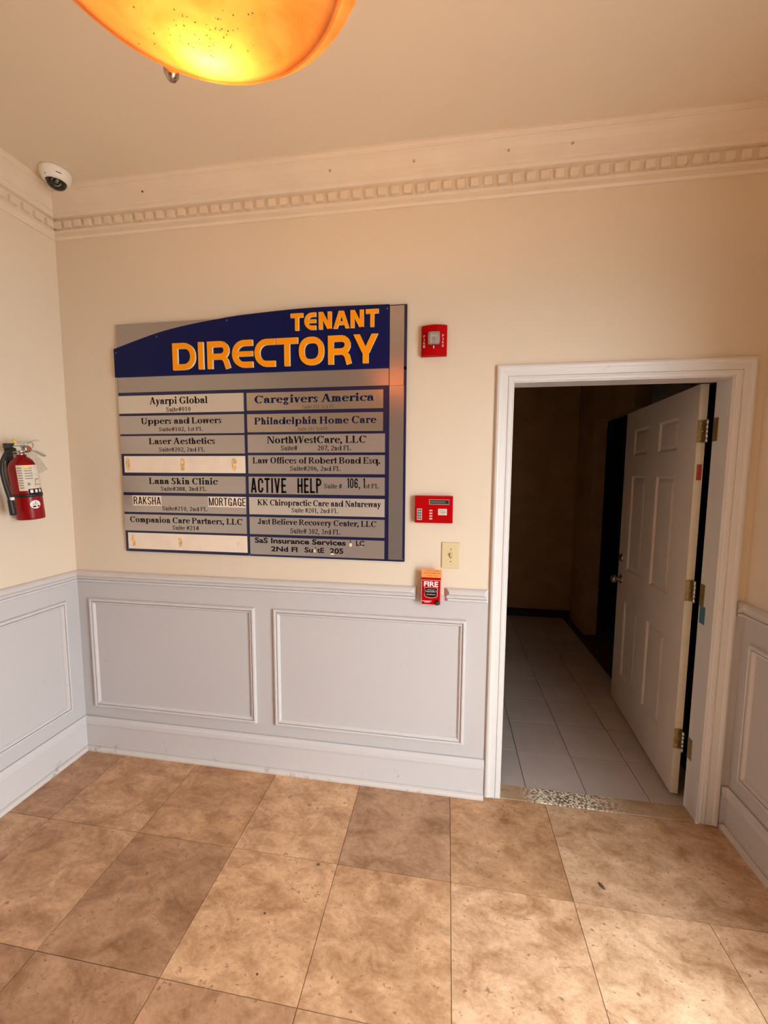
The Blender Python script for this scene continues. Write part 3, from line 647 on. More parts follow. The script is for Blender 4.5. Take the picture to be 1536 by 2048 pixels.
def gothic(tx):
    """condensed grotesque capitals in a unit cell; tx stem width, ty bar height"""
    ty = tx * .42; ry = .27; G = {}
    def top(a0=0, a1=180): return ell(.5, 1 - ry, .5, ry, a0, a1, tx, ty, 10)
    def bot(a0=180, a1=360): return ell(.5, ry, .5, ry, a0, a1, tx, ty, 10)
    Lf = lambda y0=0, y1=1: rc(0, y0, tx, y1)
    Rt = lambda y0=0, y1=1: rc(1 - tx, y0, 1, y1)
    G['I'] = (tx, rc(0, 0, tx, 1)); G['1'] = (.62, rc(.62 - tx, 0, .62, 1) + [[(.08, .74), (.62 - tx, .86), (.62 - tx, 1), (.08, .86)]])
    G['H'] = (1, Lf() + Rt() + rc(0, .5 - ty / 2, 1, .5 + ty / 2)); G['L'] = (.9, Lf() + rc(0, 0, .9, ty)); G['E'] = (.9, G['L'][1] + rc(0, 1 - ty, .9, 1) + rc(0, .5 - ty / 2, .8, .5 + ty / 2))
    G['T'] = (1, rc(0, 1 - ty, 1, 1) + rc(.5 - tx / 2, 0, .5 + tx / 2, 1)); G['V'] = (1.05, dg(.525, 0, tx / 2, 1, tx) + dg(.525, 0, 1.05 - tx / 2, 1, tx))
    G['A'] = (1.1, dg(tx / 2, 0, .55 - tx * .1, 1, tx) + dg(1.1 - tx / 2, 0, .55 + tx * .1, 1, tx) + rc(.28, .2, .82, .2 + ty))
    G['M'] = (1.35, Lf() + rc(1.35 - tx, 0, 1.35, 1) + dg(.675, .0, tx * .7, 1, tx * .8) + dg(.675, .0, 1.35 - tx * .7, 1, tx * .8))
    G['K'] = (1.05, Lf() + dg(tx, .38, .98 - tx / 2, 1, tx) + dg(1.05 - tx / 2, 0, tx + .1, .62, tx))
    P_ = Lf() + ell(.45, .74, .55, .26, -90, 90, tx, ty, 10) + rc(0, 1 - ty, .46, 1) + rc(0, .48, .46, .48 + ty)
    G['P'] = (1, P_); G['R'] = (1.02, P_ + dg(1.02 - tx / 2, 0, .62, .52, tx))
    G['O'] = G['0'] = (1, top() + bot() + Lf(ry, 1 - ry) + Rt(ry, 1 - ry))
    G['C'] = (1, top() + bot() + Lf(ry, 1 - ry) + Rt(1 - ry - .08, 1 - ry) + Rt(ry, ry + .08)); G['G'] = (1, top() + bot() + Lf(ry, 1 - ry) + Rt(1 - ry - .08, 1 - ry) + Rt(0, .48) + rc(.5, .48 - ty, 1, .48))
    G['S'] = (1, ell(.5, .745, .5, .255, 0, 270, tx, ty, 14) + ell(.5, .255, .5, .255, -180, 90, tx, ty, 14))
    G['6'] = (1, top() + Lf(ry, 1 - ry) + bot() + ell(.5, .30, .5, .30, 0, 180, tx, ty, 10) + Rt(1 - ry - .05, 1 - ry)); G['3'] = (1, ell(.5, .745, .5, .255, -90, 170, tx, ty, 14) + ell(.5, .27, .5, .27, -170, 90, tx, ty, 14))
    G['8'] = (1, ell(.5, .75, .46, .25, 0, 360, tx, ty, 16) + ell(.5, .27, .5, .27, 0, 360, tx, ty, 16)); G[','] = (tx, rc(0, 0, tx, .14) + dg(tx * .3, -.16, tx * .6, 0, tx * .6)); G[' '] = (.3, [])
    return G
def gothic_text(bm, s, x0, x1, z0, z1, y, tx, mi=0):
    F = gothic(tx); gap = .22; tot = sum(F[c][0] + gap for c in s) - gap; sx = (x1 - x0) / tot; x = 0
    for c in s:
        for p in F[c][1]:
            try: bm.faces.new([bm.verts.new((x0 + (x + a) * sx, y, z0 + b * (z1 - z0))) for a, b in p]).material_index = mi
            except ValueError: pass
        x += F[c][0] + gap
# ------------------------------------------------------------------ tenant directory board
board = thing('directory_board', 'large navy and silver tenant directory board with raised orange letters, hung on the cream wall', 'sign', (1.1, 0, 1.192))
bm = bmesh.new(); box(bm, .3390, 1.8725, -.0145, -.0002, 1.192, 2.125, bev=.0008); box(bm, 1.7885, 1.8725, -.0145, -.0003, 2.11, 2.4060, bev=.0008)
obj('backing_board', bm, M['navyedge'], board)
bm = bmesh.new(); box(bm, .3495, 1.20, -.0175, -.0025, 2.120, 2.3865); obj('silver_panel', bm, M['silver'], board)
bm = bmesh.new(); box(bm, .3440, 1.7890, -.0185, -.0145, 2.0395, 2.118); box(bm, 1.7925, 1.8600, -.0185, -.0145, 2.0375, 2.4000); obj('silver_band', bm, M['silver'], board)
bm = bmesh.new(); box(bm, 1.7925, 1.8615, -.0185, -.0145, 1.2020, 2.0363); obj('silver_column', bm, M['silver'], board)
arc = [(.3331, 2.2629), (.4849, 2.3130), (.6311, 2.3420), (.8065, 2.3697), (.9398, 2.3860), (1.0448, 2.3945), (1.15, 2.4020), (1.2235, 2.4060), (1.425, 2.4115), (1.6206, 2.4110), (1.7905, 2.4065)]
def smooth(pts, n=6):
    out = []
    for i in range(len(pts) - 1):
        p0, p1, p2, p3 = (Vector(pts[max(i - 1, 0)]), Vector(pts[i]), Vector(pts[i + 1]), Vector(pts[min(i + 2, len(pts) - 1)]))
        for k in range(n):
            t_ = k / n; out.append(tuple(.5 * ((2 * p1) + (p2 - p0) * t_ + (2 * p0 - 5 * p1 + 4 * p2 - p3) * t_ ** 2 + (3 * p1 - p0 - 3 * p2 + p3) * t_ ** 3)))
    return out + [tuple(pts[-1])]
top = smooth([arc[0], arc[2], arc[4], arc[6], arc[8], arc[10]], 8)
bm = bmesh.new(); prism(bm, [(1.7905, 2.1185), ] + top[::-1] + [(.3331, 2.1185)], .0175, .0225, BACK)
header = obj('header_panel', bm, M['navy'], board, label='navy arched header panel')
screw_mat = mat('dull_screw', (.10, .14, .20), .3, .6)
for x, z in ((.345, 2.243), (.585, 2.315), (.975, 2.375), (1.780, 2.388), (.352, 1.203), (1.060, 1.198), (1.862, 1.203)):
    bm = bmesh.new(); lathe(bm, [(0, -.0022), (.003, -.0018), (.0042, 0)], (x, -.0225 if z > 2.2 else -.0148, z), 'y', 10); obj('screw', bm, screw_mat, board)
# raised letters
def arcp(cx, cy, r, a0, a1, n=7): return [(cx + r * math.cos(math.radians(a0 + (a1 - a0) * i / n)), cy + r * math.sin(math.radians(a0 + (a1 - a0) * i / n))) for i in range(n + 1)]
def ribbon(path, t, closed=False):
    path = dedupe(path); n = len(path); L_, R2 = [], []
    P = [Vector(p) for p in path]
    for i in range(n):
        if closed or 0 < i < n - 1:
            e1 = (P[i] - P[i - 1]).normalized(); e2 = (P[(i + 1) % n] - P[i]).normalized()
            n1 = Vector((-e1.y, e1.x)); n2 = Vector((-e2.y, e2.x)); m = (n1 + n2) / max(.3, 1 + n1.dot(n2))
        else:
            e = (P[1] - P[0] if i == 0 else P[-1] - P[-2]).normalized(); m = Vector((-e.y, e.x))
        L_.append(P[i] + m * t / 2); R2.append(P[i] - m * t / 2)
    q = []
    for i in range(n if closed else n - 1):
        j = (i + 1) % n; q.append([tuple(R2[i]), tuple(R2[j]), tuple(L_[j]), tuple(L_[i])])
    return q
def dedupe(p):
    o = []
    for q in p:
        if not o or math.hypot(q[0] - o[-1][0], q[1] - o[-1][1]) > 1e-4: o.append(q)
    return o
def big_letter(c, W_, t=.20):
    """cap height 1, width W_ (both in units of cap height)"""
    h = t / 2
    if c == 'I': return ribbon([(W_ / 2, 0), (W_ / 2, 1)], min(t, W_))
    if c == 'T': return ribbon([(0, 1 - h), (W_, 1 - h)], t) + ribbon([(W_ * .5, 0), (W_ * .5, 1 - t)], t)
    if c == 'N': return ribbon([(h, 0), (h, 1)], t) + ribbon([(W_ - h, 0), (W_ - h, 1)], t) + dg(W_ - h * 1.15, 0, h * 1.15, 1, t * 1.12)
    if c == 'A': return dg(h * .95, 0, W_ * .5 - t * .12, 1, t * 1.05) + dg(W_ - h * .95, 0, W_ * .5 + t * .12, 1, t * 1.05) + rc(W_ * .28, .20, W_ * .72, .20 + t * .85)
    if c == 'Y': return dg(W_ * .5 - .01, .36, h * 1.2, 1, t * 1.12) + dg(W_ * .5 + .01, .36, W_ - h * 1.2, 1, t * 1.12) + rc(W_ * .5 - h, 0, W_ * .5 + h, .46)
    if c == 'D':
        r = .37
        return ribbon([(h, h), (h, 1 - h), (W_ - h - r, 1 - h)] + arcp(W_ - h - r, 1 - h - r, r, 90, 0) + arcp(W_ - h - r, h + r, r, 0, -90), t, True)
    if c == 'O':
        return ribbon([(W_ / 2 + (W_ / 2 - h) * math.copysign(abs(math.cos(a)) ** .85, math.cos(a)), .5 + (.5 - h) * math.copysign(abs(math.sin(a)) ** .85, math.sin(a))) for a in [2 * math.pi * i / 36 for i in range(36)]][::-1], t, True)
    if c in 'CE':
        r = .38; r = min(r, W_ - t)
        p = ribbon([(W_, 1 - h), (h + r, 1 - h)] + arcp(h + r, 1 - h - r, r, 90, 180) + arcp(h + r, h + r, r, 180, 270) + [(W_, h)], t)
        if c == 'E': p += rc(h, .5 - t * .42, W_, .5 + t * .42)
        return p
    if c == 'R':
        yb = .44; r = (1 - h - yb) / 2
        xr_ = W_ * .93 - h
        return ribbon([(h, 0), (h, 1)], t) + ribbon([(h, 1 - h), (xr_ - r, 1 - h)] + arcp(xr_ - r, 1 - h - r, r, 90, -90) + [(h, yb)], t) + ribbon([(W_ * .50, yb)] + [(W_ * .62, yb - .02), (W_ * .72, yb - .08), (W_ * .79, yb - .17), (W_ - h * 1.1, 0)], t * .95)
for line, z0, z1, t_ in (
    ([('T', 1.3104, 1.3781), ('E', 1.3792, 1.4421), ('N', 1.4507, 1.5187), ('A', 1.5235, 1.6042), ('N', 1.606, 1.6742), ('T', 1.6796, 1.7453)], 2.3065, 2.3850, .235),
    ([('D', .6779, .8084), ('I', .8158, .8575), ('R', .8697, 1.0007), ('E', 1.0034, 1.1173), ('C', 1.122, 1.2338), ('T', 1.234, 1.3503), ('O', 1.3503, 1.4812), ('R', 1.4959, 1.6192), ('Y', 1.6185, 1.7441)], 2.1420, 2.2740, .21)):
    ch = z1 - z0
    for c, a0, a1 in line:
        a0 += .001; a1 -= .004
        bm = bmesh.new()
        strokes = big_letter(c, (a1 - a0) / ch, t_); lvl = 0.0; last = None
        for poly in strokes:
            if last is not None and poly[0] != last: lvl += .00012
            last = poly[1]
            pts = [(a0 + x * ch, z0 + y * ch) for x, y in poly]
            prism(bm, pts, .0225 + lvl, .0340 + lvl, BACK, 0, 1)
        # keep orange on front faces only
        obj('letter', bm, [M['orange'], M['letteredge']], header)
# plates
rowsL = [(2.0225, 1.9315), (1.918, 1.824), (1.8135, 1.7205), (1.7083, 1.6208), (1.6037, 1.5152), (1.4992, 1.4092), (1.3965, 1.3075), (1.2955, 1.2075)]
rowsR = [(2.0212, 1.934), (1.9162, 1.8268), (1.8145, 1.7246), (1.7115, 1.6195), (1.6035, 1.5163), (1.4988, 1.4107), (1.3972, 1.3082), (1.2937, 1.2025)]
PL = ['plate_light', 'plate', 'plate', 'blank', 'plate', 'plate', 'plate', 'blank']; PR = ['plate_warm', 'plate_warm', 'plate', 'plate', 'plate', 'plate_light', 'plate', 'plate']
plates = {}
for i in range(8):
    z1, z0 = rowsL[i]; x0 = .3435 if i not in (3, 7) else .3560
    bm = bmesh.new(); box(bm, x0, 1.0510, -.0165 if i in (3, 7) else -.0195, -.0145, z0, z1)
    plates['L%d' % (i + 1)] = obj('name_plate', bm, M[PL[i]], board, label='bare cream strip with glue marks' if i in (3, 7) else 'silver name plate in the left column')
    z1, z0 = rowsR[i]
    bm = bmesh.new(); box(bm, 1.0685, 1.7630 if i < 2 else 1.7725, -.0195, -.0145, z0, z1)
    plates['R%d' % (i + 1)] = obj('name_plate', bm, M[PR[i]], board, label='silver name plate in the right column')
for key, xs_ in (('L4', [(.377, .030, .080), (.700, .030, .078), (.990, .032, .078)]), ('L8', [(.388, .026, .066), (.668, .024, .064), (1.0, .004, .03)])):
    zc = sum(rowsL[int(key[1]) - 1]) / 2
    for x, w_, h_ in xs_:
        bm = bmesh.new(); n = 14
        prism(bm, [(x + w_ / 2 * math.cos(2 * math.pi * k / n) * random.uniform(.7, 1.1), zc + h_ / 2 * math.sin(2 * math.pi * k / n) * random.uniform(.8, 1.05)) for k in range(n)], .0165, .0170, BACK)
        obj('glue_mark', bm, M['glue'], plates[key])
TEXT = [
('L1', 'Ayarpi Global', .5256, .8566, 1.9761, 2.0113), ('L1', 'Suite#010', .6186, .7604, 1.9369, 1.9597), ('L2', 'Uppers and Lowers', .4704, .9301, 1.8746, 1.9063), ('L2', 'Suite#102, 1st FL', .5725, .8253, 1.8371, 1.8568),
('L3', 'Laser Aesthetics', .511, .8907, 1.7698, 1.8021), ('L3', 'Suite#202, 2nd FL', .5671, .8322, 1.732, 1.7531), ('L5', 'Lana Skin Clinic', .5003, .8974, 1.5607, 1.5942), ('L5', 'Suite#', .5681, .6566, 1.5253, 1.5475),
('L5', 'nd FL', .7476, .8327, 1.5275, 1.5494), ('L5', '!308,', .6583, .7175, 1.5263, 1.5467), ('L5', '!3', .7313, .7462, 1.5269, 1.5473), ('L6', 'Suite#210, 2nd FL', .5713, .8344, 1.4208, 1.4425),
('L6', '!RAKSHA', .4043, .5657, 1.4506, 1.4923), ('L6', '!MORTGAGE', .8442, 1.0500, 1.4514, 1.4929), ('L7', 'Companion Care Partners, LLC', .3743, 1.03, 1.3536, 1.3849), ('L7', 'Suite #214', .6267, .7819, 1.3185, 1.3409),
('R1', 'Caregivers America', 1.1085, 1.7191, 1.9693, 2.0063), ('R1', '~Suite 311 3rd FL', 1.3588, 1.5232, 1.9391, 1.9545), ('R2', 'Philadelphia Home Care', 1.1069, 1.7307, 1.8645, 1.8989), ('R2', '~Suite 311 3rd FL', 1.3341, 1.494, 1.8332, 1.8482),
('R3', 'NorthWestCare, LLC', 1.1715, 1.6824, 1.7706, 1.8055), ('R3', 'Suite#', 1.2443, 1.3324, 1.7355, 1.7591), ('R3', '207, 2nd FL', 1.4353, 1.606, 1.7348, 1.758), ('R4', 'Law Offices of Robert Bond Esq.', 1.0927, 1.7521, 1.6705, 1.7016),
('R4', 'Suite#206, 2nd FL', 1.2904, 1.5532, 1.6346, 1.657), ('R5', '!ACTIVE', 1.0796, 1.2706, 1.5216, 1.5973), ('R5', '!HELP', 1.3294, 1.4549, 1.5232, 1.5977), ('R5', 'Suite #', 1.4669, 1.5604, 1.5484, 1.5708),
('R5', '!106, 1', 1.5844, 1.6757, 1.5507, 1.5992), ('R5', 'st FL', 1.6784, 1.7449, 1.5507, 1.5727), ('R6', 'KK Chiropractic Care and Natureway', 1.1138, 1.7549, 1.4581, 1.4883), ('R6', 'Suite #201, 2nd FL', 1.296, 1.5391, 1.4251, 1.4479),
('R7', 'Just Believe Recovery Center, LLC', 1.1139, 1.7329, 1.3607, 1.3899), ('R7', 'Suite# 302, 3rd FL', 1.2868, 1.5501, 1.3181, 1.343), ('R8', '!SaS Insurance Services', 1.0948, 1.5781, 1.2642, 1.2911), ('R8', '!LC', 1.6302, 1.6734, 1.2657, 1.2907),
('R8', '!2Nd Fl', 1.1828, 1.3254, 1.2226, 1.2477), ('R8', '!Su', 1.3625, 1.4073, 1.223, 1.2491), ('R8', '!tE', 1.4283, 1.4661, 1.2232, 1.2487), ('R8', '!205', 1.4957, 1.5656, 1.2224, 1.249)]
bms = {}
for key, s, a0, a1, z0, z1 in TEXT:
    bb = bmesh.new(); bms[(key, s, a0)] = bb
    y = -.0205 if key == 'L6' and s[0] == '!' else -.0198
    if s[0] == '!' and key in ('L5', 'L6', 'R5'): gothic_text(bb, s[1:], a0, a1, z0, z1, y, .34 if key != 'L6' else .27)
    elif s[0] == '!': sans_text(bb, s[1:], a0, a1, z0, z1, y, .032)
    elif s[0] == '~': serif_text(bb, s[1:], a0, a1, z0, z1, y, REG, 1)
    else:
        suite = s.startswith('Suite') or s[:2] in ('nd', 'st', '20')
        serif_text(bb, s, a0, a1, z0, z1, y, REG if suite else BOLD, 2 if key in ('R1', 'R2') else 0)
for key, bm in bms.items(): obj('lettering', bm, [M['ink'], M['inkbrown'], M['inknavy']], plates[key[0]])
for x0, x1, z0, z1 in ((.3985, .5690, 1.4440, 1.4985), (.8395, 1.0510, 1.4440, 1.4985)):
    bm = bmesh.new(); box(bm, x0, x1, -.0201, -.0195, z0, z1); obj('letter_sticker', bm, M['blank'], plates['L6'], label='pale sticker strips behind the black letters')
for x, z, w_, h_ in ((1.603, 1.268, .012, .016), (1.417, 1.231, .008, .014), (1.508, 1.219, .018, .008), (1.660, 1.262, .004, .01)):
    bm = bmesh.new(); box(bm, x - w_ / 2, x + w_ / 2, -.0200, -.0195, z - h_ / 2, z + h_ / 2); obj('adhesive_remnant', bm, M['blank'], plates['R8'])
bm = bmesh.new(); box(bm, 1.600, 1.604, -.0200, -.0195, 1.279, 1.291); obj('letter_remnant', bm, M['ink'], plates['R8'])
bm = bmesh.new(); box(bm, 1.419, 1.424, -.0200, -.0195, 1.244, 1.251); obj('letter_remnant', bm, M['ink'], plates['R8'])

# ------------------------------------------------------------------ fire strobe
st = thing('fire_strobe', 'red wall strobe with clear lens, right of the tenant board', 'alarm', (2.0, 0, 2.165))
bm = bmesh.new()
sx0, sx1, sz0, sz1 = 1.9405, 2.0580, 2.1660, 2.3010
pr_ = [(sx0, 0)] + [(sx0 + (sx1 - sx0) * t_, .020 + .020 * math.sin(math.pi * t_) ** .8) for t_ in [i / 16 for i in range(17)]] + [(sx1, 0)]
V0 = []
for z, k in ((sz0, .88), (sz0 + .004, 1), (sz1 - .004, 1), (sz1, .88)):
    V0.append([bm.verts.new((x, -h * k, z)) for x, h in pr_])
for A, B in zip(V0, V0[1:]):
    for i in range(len(pr_) - 1): bm.faces.new((A[i], A[i + 1], B[i + 1], B[i]))
bm.faces.new(V0[0]); bm.faces.new(V0[-1])
obj('housing', bm, M['red'], st)
glass = mat('clear_lens', (.95, .97, .96), .04, trans=.75); glass.node_tree.nodes['Principled BSDF'].inputs['IOR'].default_value = 1.4
bm = bmesh.new(); box(bm, 1.972, 2.026, -.060, -.036, 2.2085, 2.2650, bev=.009); ln = obj('lens', bm, glass, st, True, label='clear strobe lens')
bm = bmesh.new(); lathe(bm, [(.006, 0), (.020, -.006), (.026, -.015)], (1.999, -.038, 2.237), 'y', 20); lathe(bm, [(0, -.020), (.0035, -.018), (.0035, -.004), (0, -.003)], (1.999, -.036, 2.237), 'y', 10)
box(bm, 1.985, 1.989, -.050, -.039, 2.218, 2.256); box(bm, 2.008, 2.012, -.050, -.039, 2.218, 2.256)
obj('reflector', bm, M['steel'], st)
bm = bmesh.new(); box(bm, 1.9965, 2.0005, -.0412, -.039, 2.194, 2.206); obj('indicator', bm, M['whiteprint'], st)
bm = bmesh.new()
for x, y in ((1.955, -.0307), (2.040, -.0330)):
    for i, c in enumerate('FIRE'):
        sans_text(bm, c, x - (.002 if c == 'I' else .0042), x + (.002 if c == 'I' else .0042), 2.2450 - i * .0148, 2.2450 - i * .0148 + .0105, y - .0016, .02)
obj('lettering', bm, M['pinkprint'], st, label='FIRE printed upright on both sides')

# ------------------------------------------------------------------ fire annunciator
an = thing('fire_annunciator', 'flat red fire alarm panel with a dark display, above the light switch', 'alarm', (2.0, 0, 1.385))
ax0, ax1, az0, az1 = 1.9215, 2.1010, 1.3890, 1.5185
bm = bmesh.new(); box(bm, ax0, ax1, -.030, -.0002, az0, az1, bev=.003); body = obj('housing', bm, M['red'], an)
AN = lambda u, v: (ax0 + (ax1 - ax0) * u, az1 - (az1 - az0) * v)
def arect(bm, u0, v0, u1, v1, h0, h1, bev=0):
    x0, z0 = AN(u0, v1); x1, z1 = AN(u1, v0); box(bm, x0, x1, -h1, -h0, z0, z1, bev=bev)
bm = bmesh.new(); arect(bm, .375, .13, .90, .31, .030, .0312); obj('display_frame', bm, M['pinkprint'], an)
bm = bmesh.new(); arect(bm, .385, .145, .893, .295, .0305, .0318); dsp = obj('display', bm, M['lcd'], an, label='dark narrow display window')
bm = bmesh.new(); arect(bm, .39, .18, .80, .265, .0318, .0320); obj('display_segment', bm, M['lcdtext'], dsp)
bm = bmesh.new(); arect(bm, .02, .39, .235, .96, .030, .0325, .001); kp = obj('keypad_door', bm, M['red'], an)
bm = bmesh.new(); arect(bm, .06, .47, .19, .89, .0325, .0335, 0); kb = obj('keypad', bm, M['pinkprint'], an)
for r in range(4):
    for c in range(2):
        bm = bmesh.new(); arect(bm, .072 + c * .057, .50 + r * .097, .118 + c * .057, .57 + r * .097, .0335, .0350, .0008); obj('key', bm, M['lcdtext'], kb)
for r in range(4):
    bm = bmesh.new(); arect(bm, .385, .51 + r * .10, .465, .565 + r * .10, .030, .0325, .0008); obj('button', bm, M['pinkprint'], an, label='small pale push button')
bm = bmesh.new(); arect(bm, .615, .47, .845, .70, .030, .0304); lb = obj('paper_label', bm, M['label'], an)
bm = bmesh.new()
for r, (a, b) in enumerate(((.64, .82), (.65, .83), (.67, .80))): arect(bm, a, .53 + r * .05, b, .545 + r * .05, .0304, .0306)
obj('lettering', bm, M['inkbrown'], lb)

# ------------------------------------------------------------------ light switch
sw = thing('light_switch', 'ivory toggle light switch plate beside the door casing', 'switch', (2.096, 0, 1.166))
bm = bmesh.new(); box(bm, 2.0525, 2.1400, -.0065, -.0002, 1.1670, 1.2940, bev=.004); plt = obj('wall_plate', bm, M['ivory'], sw)
bm = bmesh.new(); box(bm, 2.091, 2.1025, -.0075, -.006, 1.2175, 1.2425); obj('toggle_slot', bm, mat('slot_shade', (.30, .22, .10), .6), sw)
bm = bmesh.new(); prism(bm, [(-.0075, 1.2225), (-.0215, 1.2355), (-.0205, 1.2425), (-.0075, 1.2385)], 2.0925, 2.1010, lambda a, b, h: (h, a, b)); obj('toggle', bm, M['ivory'], sw)
for z in (1.2008, 1.2612):
    bm = bmesh.new(); lathe(bm, [(0, -.0015), (.0028, -.001), (.0034, 0)], (2.0965, -.0065, z), 'y', 12); obj('screw', bm, mat('tan_screw', (.30, .22, .12), .4, .5), sw)

# ------------------------------------------------------------------ fire pull station
ps = thing('fire_pull_station', 'small red FIRE pull box with black handle, set in the chair rail gap', 'alarm', (2.0, 0, .985))
px0, px1, pz0, pz1 = 1.9580, 2.0525, .9920, 1.1260
bm = bmesh.new(); box(bm, px0 + .002, px1 - .002, -.030, -.0002, pz0 + .001, pz1 - .001, bev=.003); obj('back_box', bm, M['red'], ps)
bm = bmesh.new(); box(bm, px0, px1, -.046, -.028, pz0, pz1, bev=.004); obj('cover', bm, M['red'], ps)
PF = lambda u, v: (px0 + (px1 - px0) * u, pz1 - (pz1 - pz0) * v)
def prect(bm, u0, v0, u1, v1, h0, h1, bev=0, mi=0):
    x0, z0 = PF(u0, v1); x1, z1 = PF(u1, v0); box(bm, x0, x1, -h1, -h0, z0, z1, mi, bev)
bm = bmesh.new()
sweep(bm, [PF(.02, .985), PF(.98, .985), PF(.98, .08), PF(.02, .08)], [(0, .0458), (0, .0463), (.0012, .0463), (.0012, .0458)], BACK)
sweep(bm, [PF(.17, .66), PF(.24, .71), PF(.5, .74), PF(.76, .71), PF(.83, .66), PF(.83, .355), PF(.17, .355)], [(0, .0458), (0, .0464), (.0012, .0464), (.0012, .0458)], BACK)
sans_text(bm, 'FIRE', PF(.14, 0)[0], PF(.86, 0)[0], PF(0, .315)[1], PF(0, .13)[1], -.0464, .03)
sans_text(bm, 'PUSH IN', PF(.33, 0)[0], PF(.67, 0)[0], PF(0, .435)[1], PF(0, .405)[1], -.0562, .01); sans_text(bm, 'PULL DOWN', PF(.30, 0)[0], PF(.70, 0)[0], PF(0, .50)[1], PF(0, .462)[1], -.0562, .02)
for a, b, v in ((.07, .54, .845), (.17, .45, .885)): prect(bm, a, v, b, v + .018, .0458, .0463)
obj('lettering', bm, M['whiteprint'], ps, label='FIRE in white print')
bm = bmesh.new(); prism(bm, [PF(.21, .64), PF(.28, .685), PF(.5, .71), PF(.72, .685), PF(.79, .64), PF(.79, .375), PF(.21, .375)], .0455, .0485, BACK); obj('handle_recess', bm, M['blackgloss'], ps)
bm = bmesh.new(); prect(bm, .22, .39, .78, .56, .047, .056, .002); obj('pull_handle', bm, M['blackgloss'], ps, label='black pull handle')
bm = bmesh.new(); sweep(bm, [PF(.26, .50), PF(.26, .42)], [(0, .0560), (0, .0563), (.0012, .0563), (.0012, .056)], BACK, False); sweep(bm, [PF(.76, .50), PF(.76, .42)], [(0, .0560), (0, .0563), (.0012, .0563), (.0012, .056)], BACK, False)
prect(bm, .26, .60, .74, .612, .0485, .0488); obj('handle_marking', bm, M['whiteprint'], ps)
kx, kz = PF(.82, .90); bm = bmesh.new(); lathe(bm, [(0, -.011), (.007, -.011), (.0085, -.009), (.0125, -.004), (.0130, 0)], (kx, -.0455, kz), 'y', 20); box(bm, kx - .001, kx + .001, -.0575, -.056, kz - .004, kz + .004)
obj('key_lock', bm, M['black'], ps, label='black round key lock')
bm = bmesh.new(); box(bm, 1.9585, 2.0545, -.0405, -.0395, 1.1225, 1.1660); cd = obj('orange_card', bm, M['cardorange'], ps, label='orange notice card standing above the pull box')
bm = bmesh.new()
sans_text(bm, 'LOCAL ALARM', 1.977, 2.040, 1.1575, 1.1620, -.0410, .01); sans_text(bm, 'INITIATE ALARM AND', 1.969, 2.046, 1.1455, 1.1500, -.0410, .01); sans_text(bm, 'CALL 911', 1.988, 2.030, 1.1335, 1.1380, -.0410, .01)
obj('lettering', bm, M['inkbrown'], cd)

# ------------------------------------------------------------------ fire extinguisher (left wall)
ex = thing('fire_extinguisher', 'red fire extinguisher with black hose hanging on the left wall', 'extinguisher', (.0778, -.2949, 1.395))
ec = (.0778, -.2949, 0); er = .055
bm = bmesh.new(); lathe(bm, [(0, 1.400), (er - .006, 1.400), (er - .001, 1.396), (er, 1.402), (er, 1.640), (er - .003, 1.655), (er - .012, 1.672), (er - .028, 1.686), (.018, 1.692), (.018, 1.702), (0, 1.702)], ec, n=48)
cyl = obj('cylinder', bm, M['redpaint'], ex)
# axes on the cylinder that face the camera
fa = math.atan2(-1.9541 + .2949, 2.0726 - .0778)
def cylpatch(bm, a0, a1, z0, z1, r, mi=0, n=14, zs=None):
    lathe(bm, [(r, z0), (r, z1)], ec, n=n, mi=mi, a0=fa + a0, a1=fa + a1)
def on(a, z, r=er + .0014): return (ec[0] + r * math.cos(fa + a), ec[1] + r * math.sin(fa + a), z)
bm = bmesh.new(); cylpatch(bm, -.48, 1.35, 1.535, 1.655, er + .0008); lab = obj('instruction_label', bm, M['label'], ex, label='worn cream instruction label')
bm = bmesh.new()
for i in range(9): cylpatch(bm, -.43, -.12, 1.547 + i * .0115, 1.5515 + i * .0115, er + .0011)
for i in range(5): cylpatch(bm, .02, .55, 1.590 + i * .012, 1.5945 + i * .012, er + .0011)
cylpatch(bm, .62, 1.2, 1.560, 1.563, er + .0011); cylpatch(bm, .66, .72, 1.562, 1.590, er + .0011); cylpatch(bm, .12, .30, 1.560, 1.572, er + .0011); cylpatch(bm, .75, 1.0, 1.585, 1.590, er + .0011)
obj('lettering', bm, mat('grey_print', (.26, .21, .17), .6), lab)
bm = bmesh.new(); cylpatch(bm, .0, .42, 1.640, 1.652, er + .0012); obj('yellow_sticker', bm, M['yellow'], ex)
bm = bmesh.new(); cylpatch(bm, .12, 1.25, 1.519, 1.543, er + .0014); blk = obj('class_label', bm, M['ink'], ex, label='black strip with white hazard class pictures')
bm = bmesh.new()
for a in (.22, .55, .88): cylpatch(bm, a, a + .20, 1.524, 1.539, er + .0018, n=5)
obj('class_symbol', bm, M['whiteprint'], blk)
bm = bmesh.new(); lathe(bm, [(er + .0005, 1.505), (er + .0025, 1.505), (er + .0025, 1.519), (er + .0005, 1.519)], ec, n=48); obj('strap', bm, M['black'], ex)
bm = bmesh.new()
pts = [(.44 + .38 * math.cos(2 * math.pi * k / 24), 1.468 + .020 * math.sin(2 * math.pi * k / 24)) for k in range(24)]
cv = bm.verts.new(on(.44, 1.468)); ring = [bm.verts.new(on(a, z)) for a, z in pts]
for k in range(24): bm.faces.new((cv, ring[k], ring[(k + 1) % 24]))
ov = obj('oval_sticker', bm, M['whiteprint'], ex, label='white oval sticker with red and black marks')
bm = bmesh.new(); cylpatch(bm, .24, .46, 1.455, 1.462, er + .0018, n=6); cylpatch(bm, .24, .60, 1.469, 1.471, er + .0018, n=6); obj('black_marking', bm, M['ink'], ov)
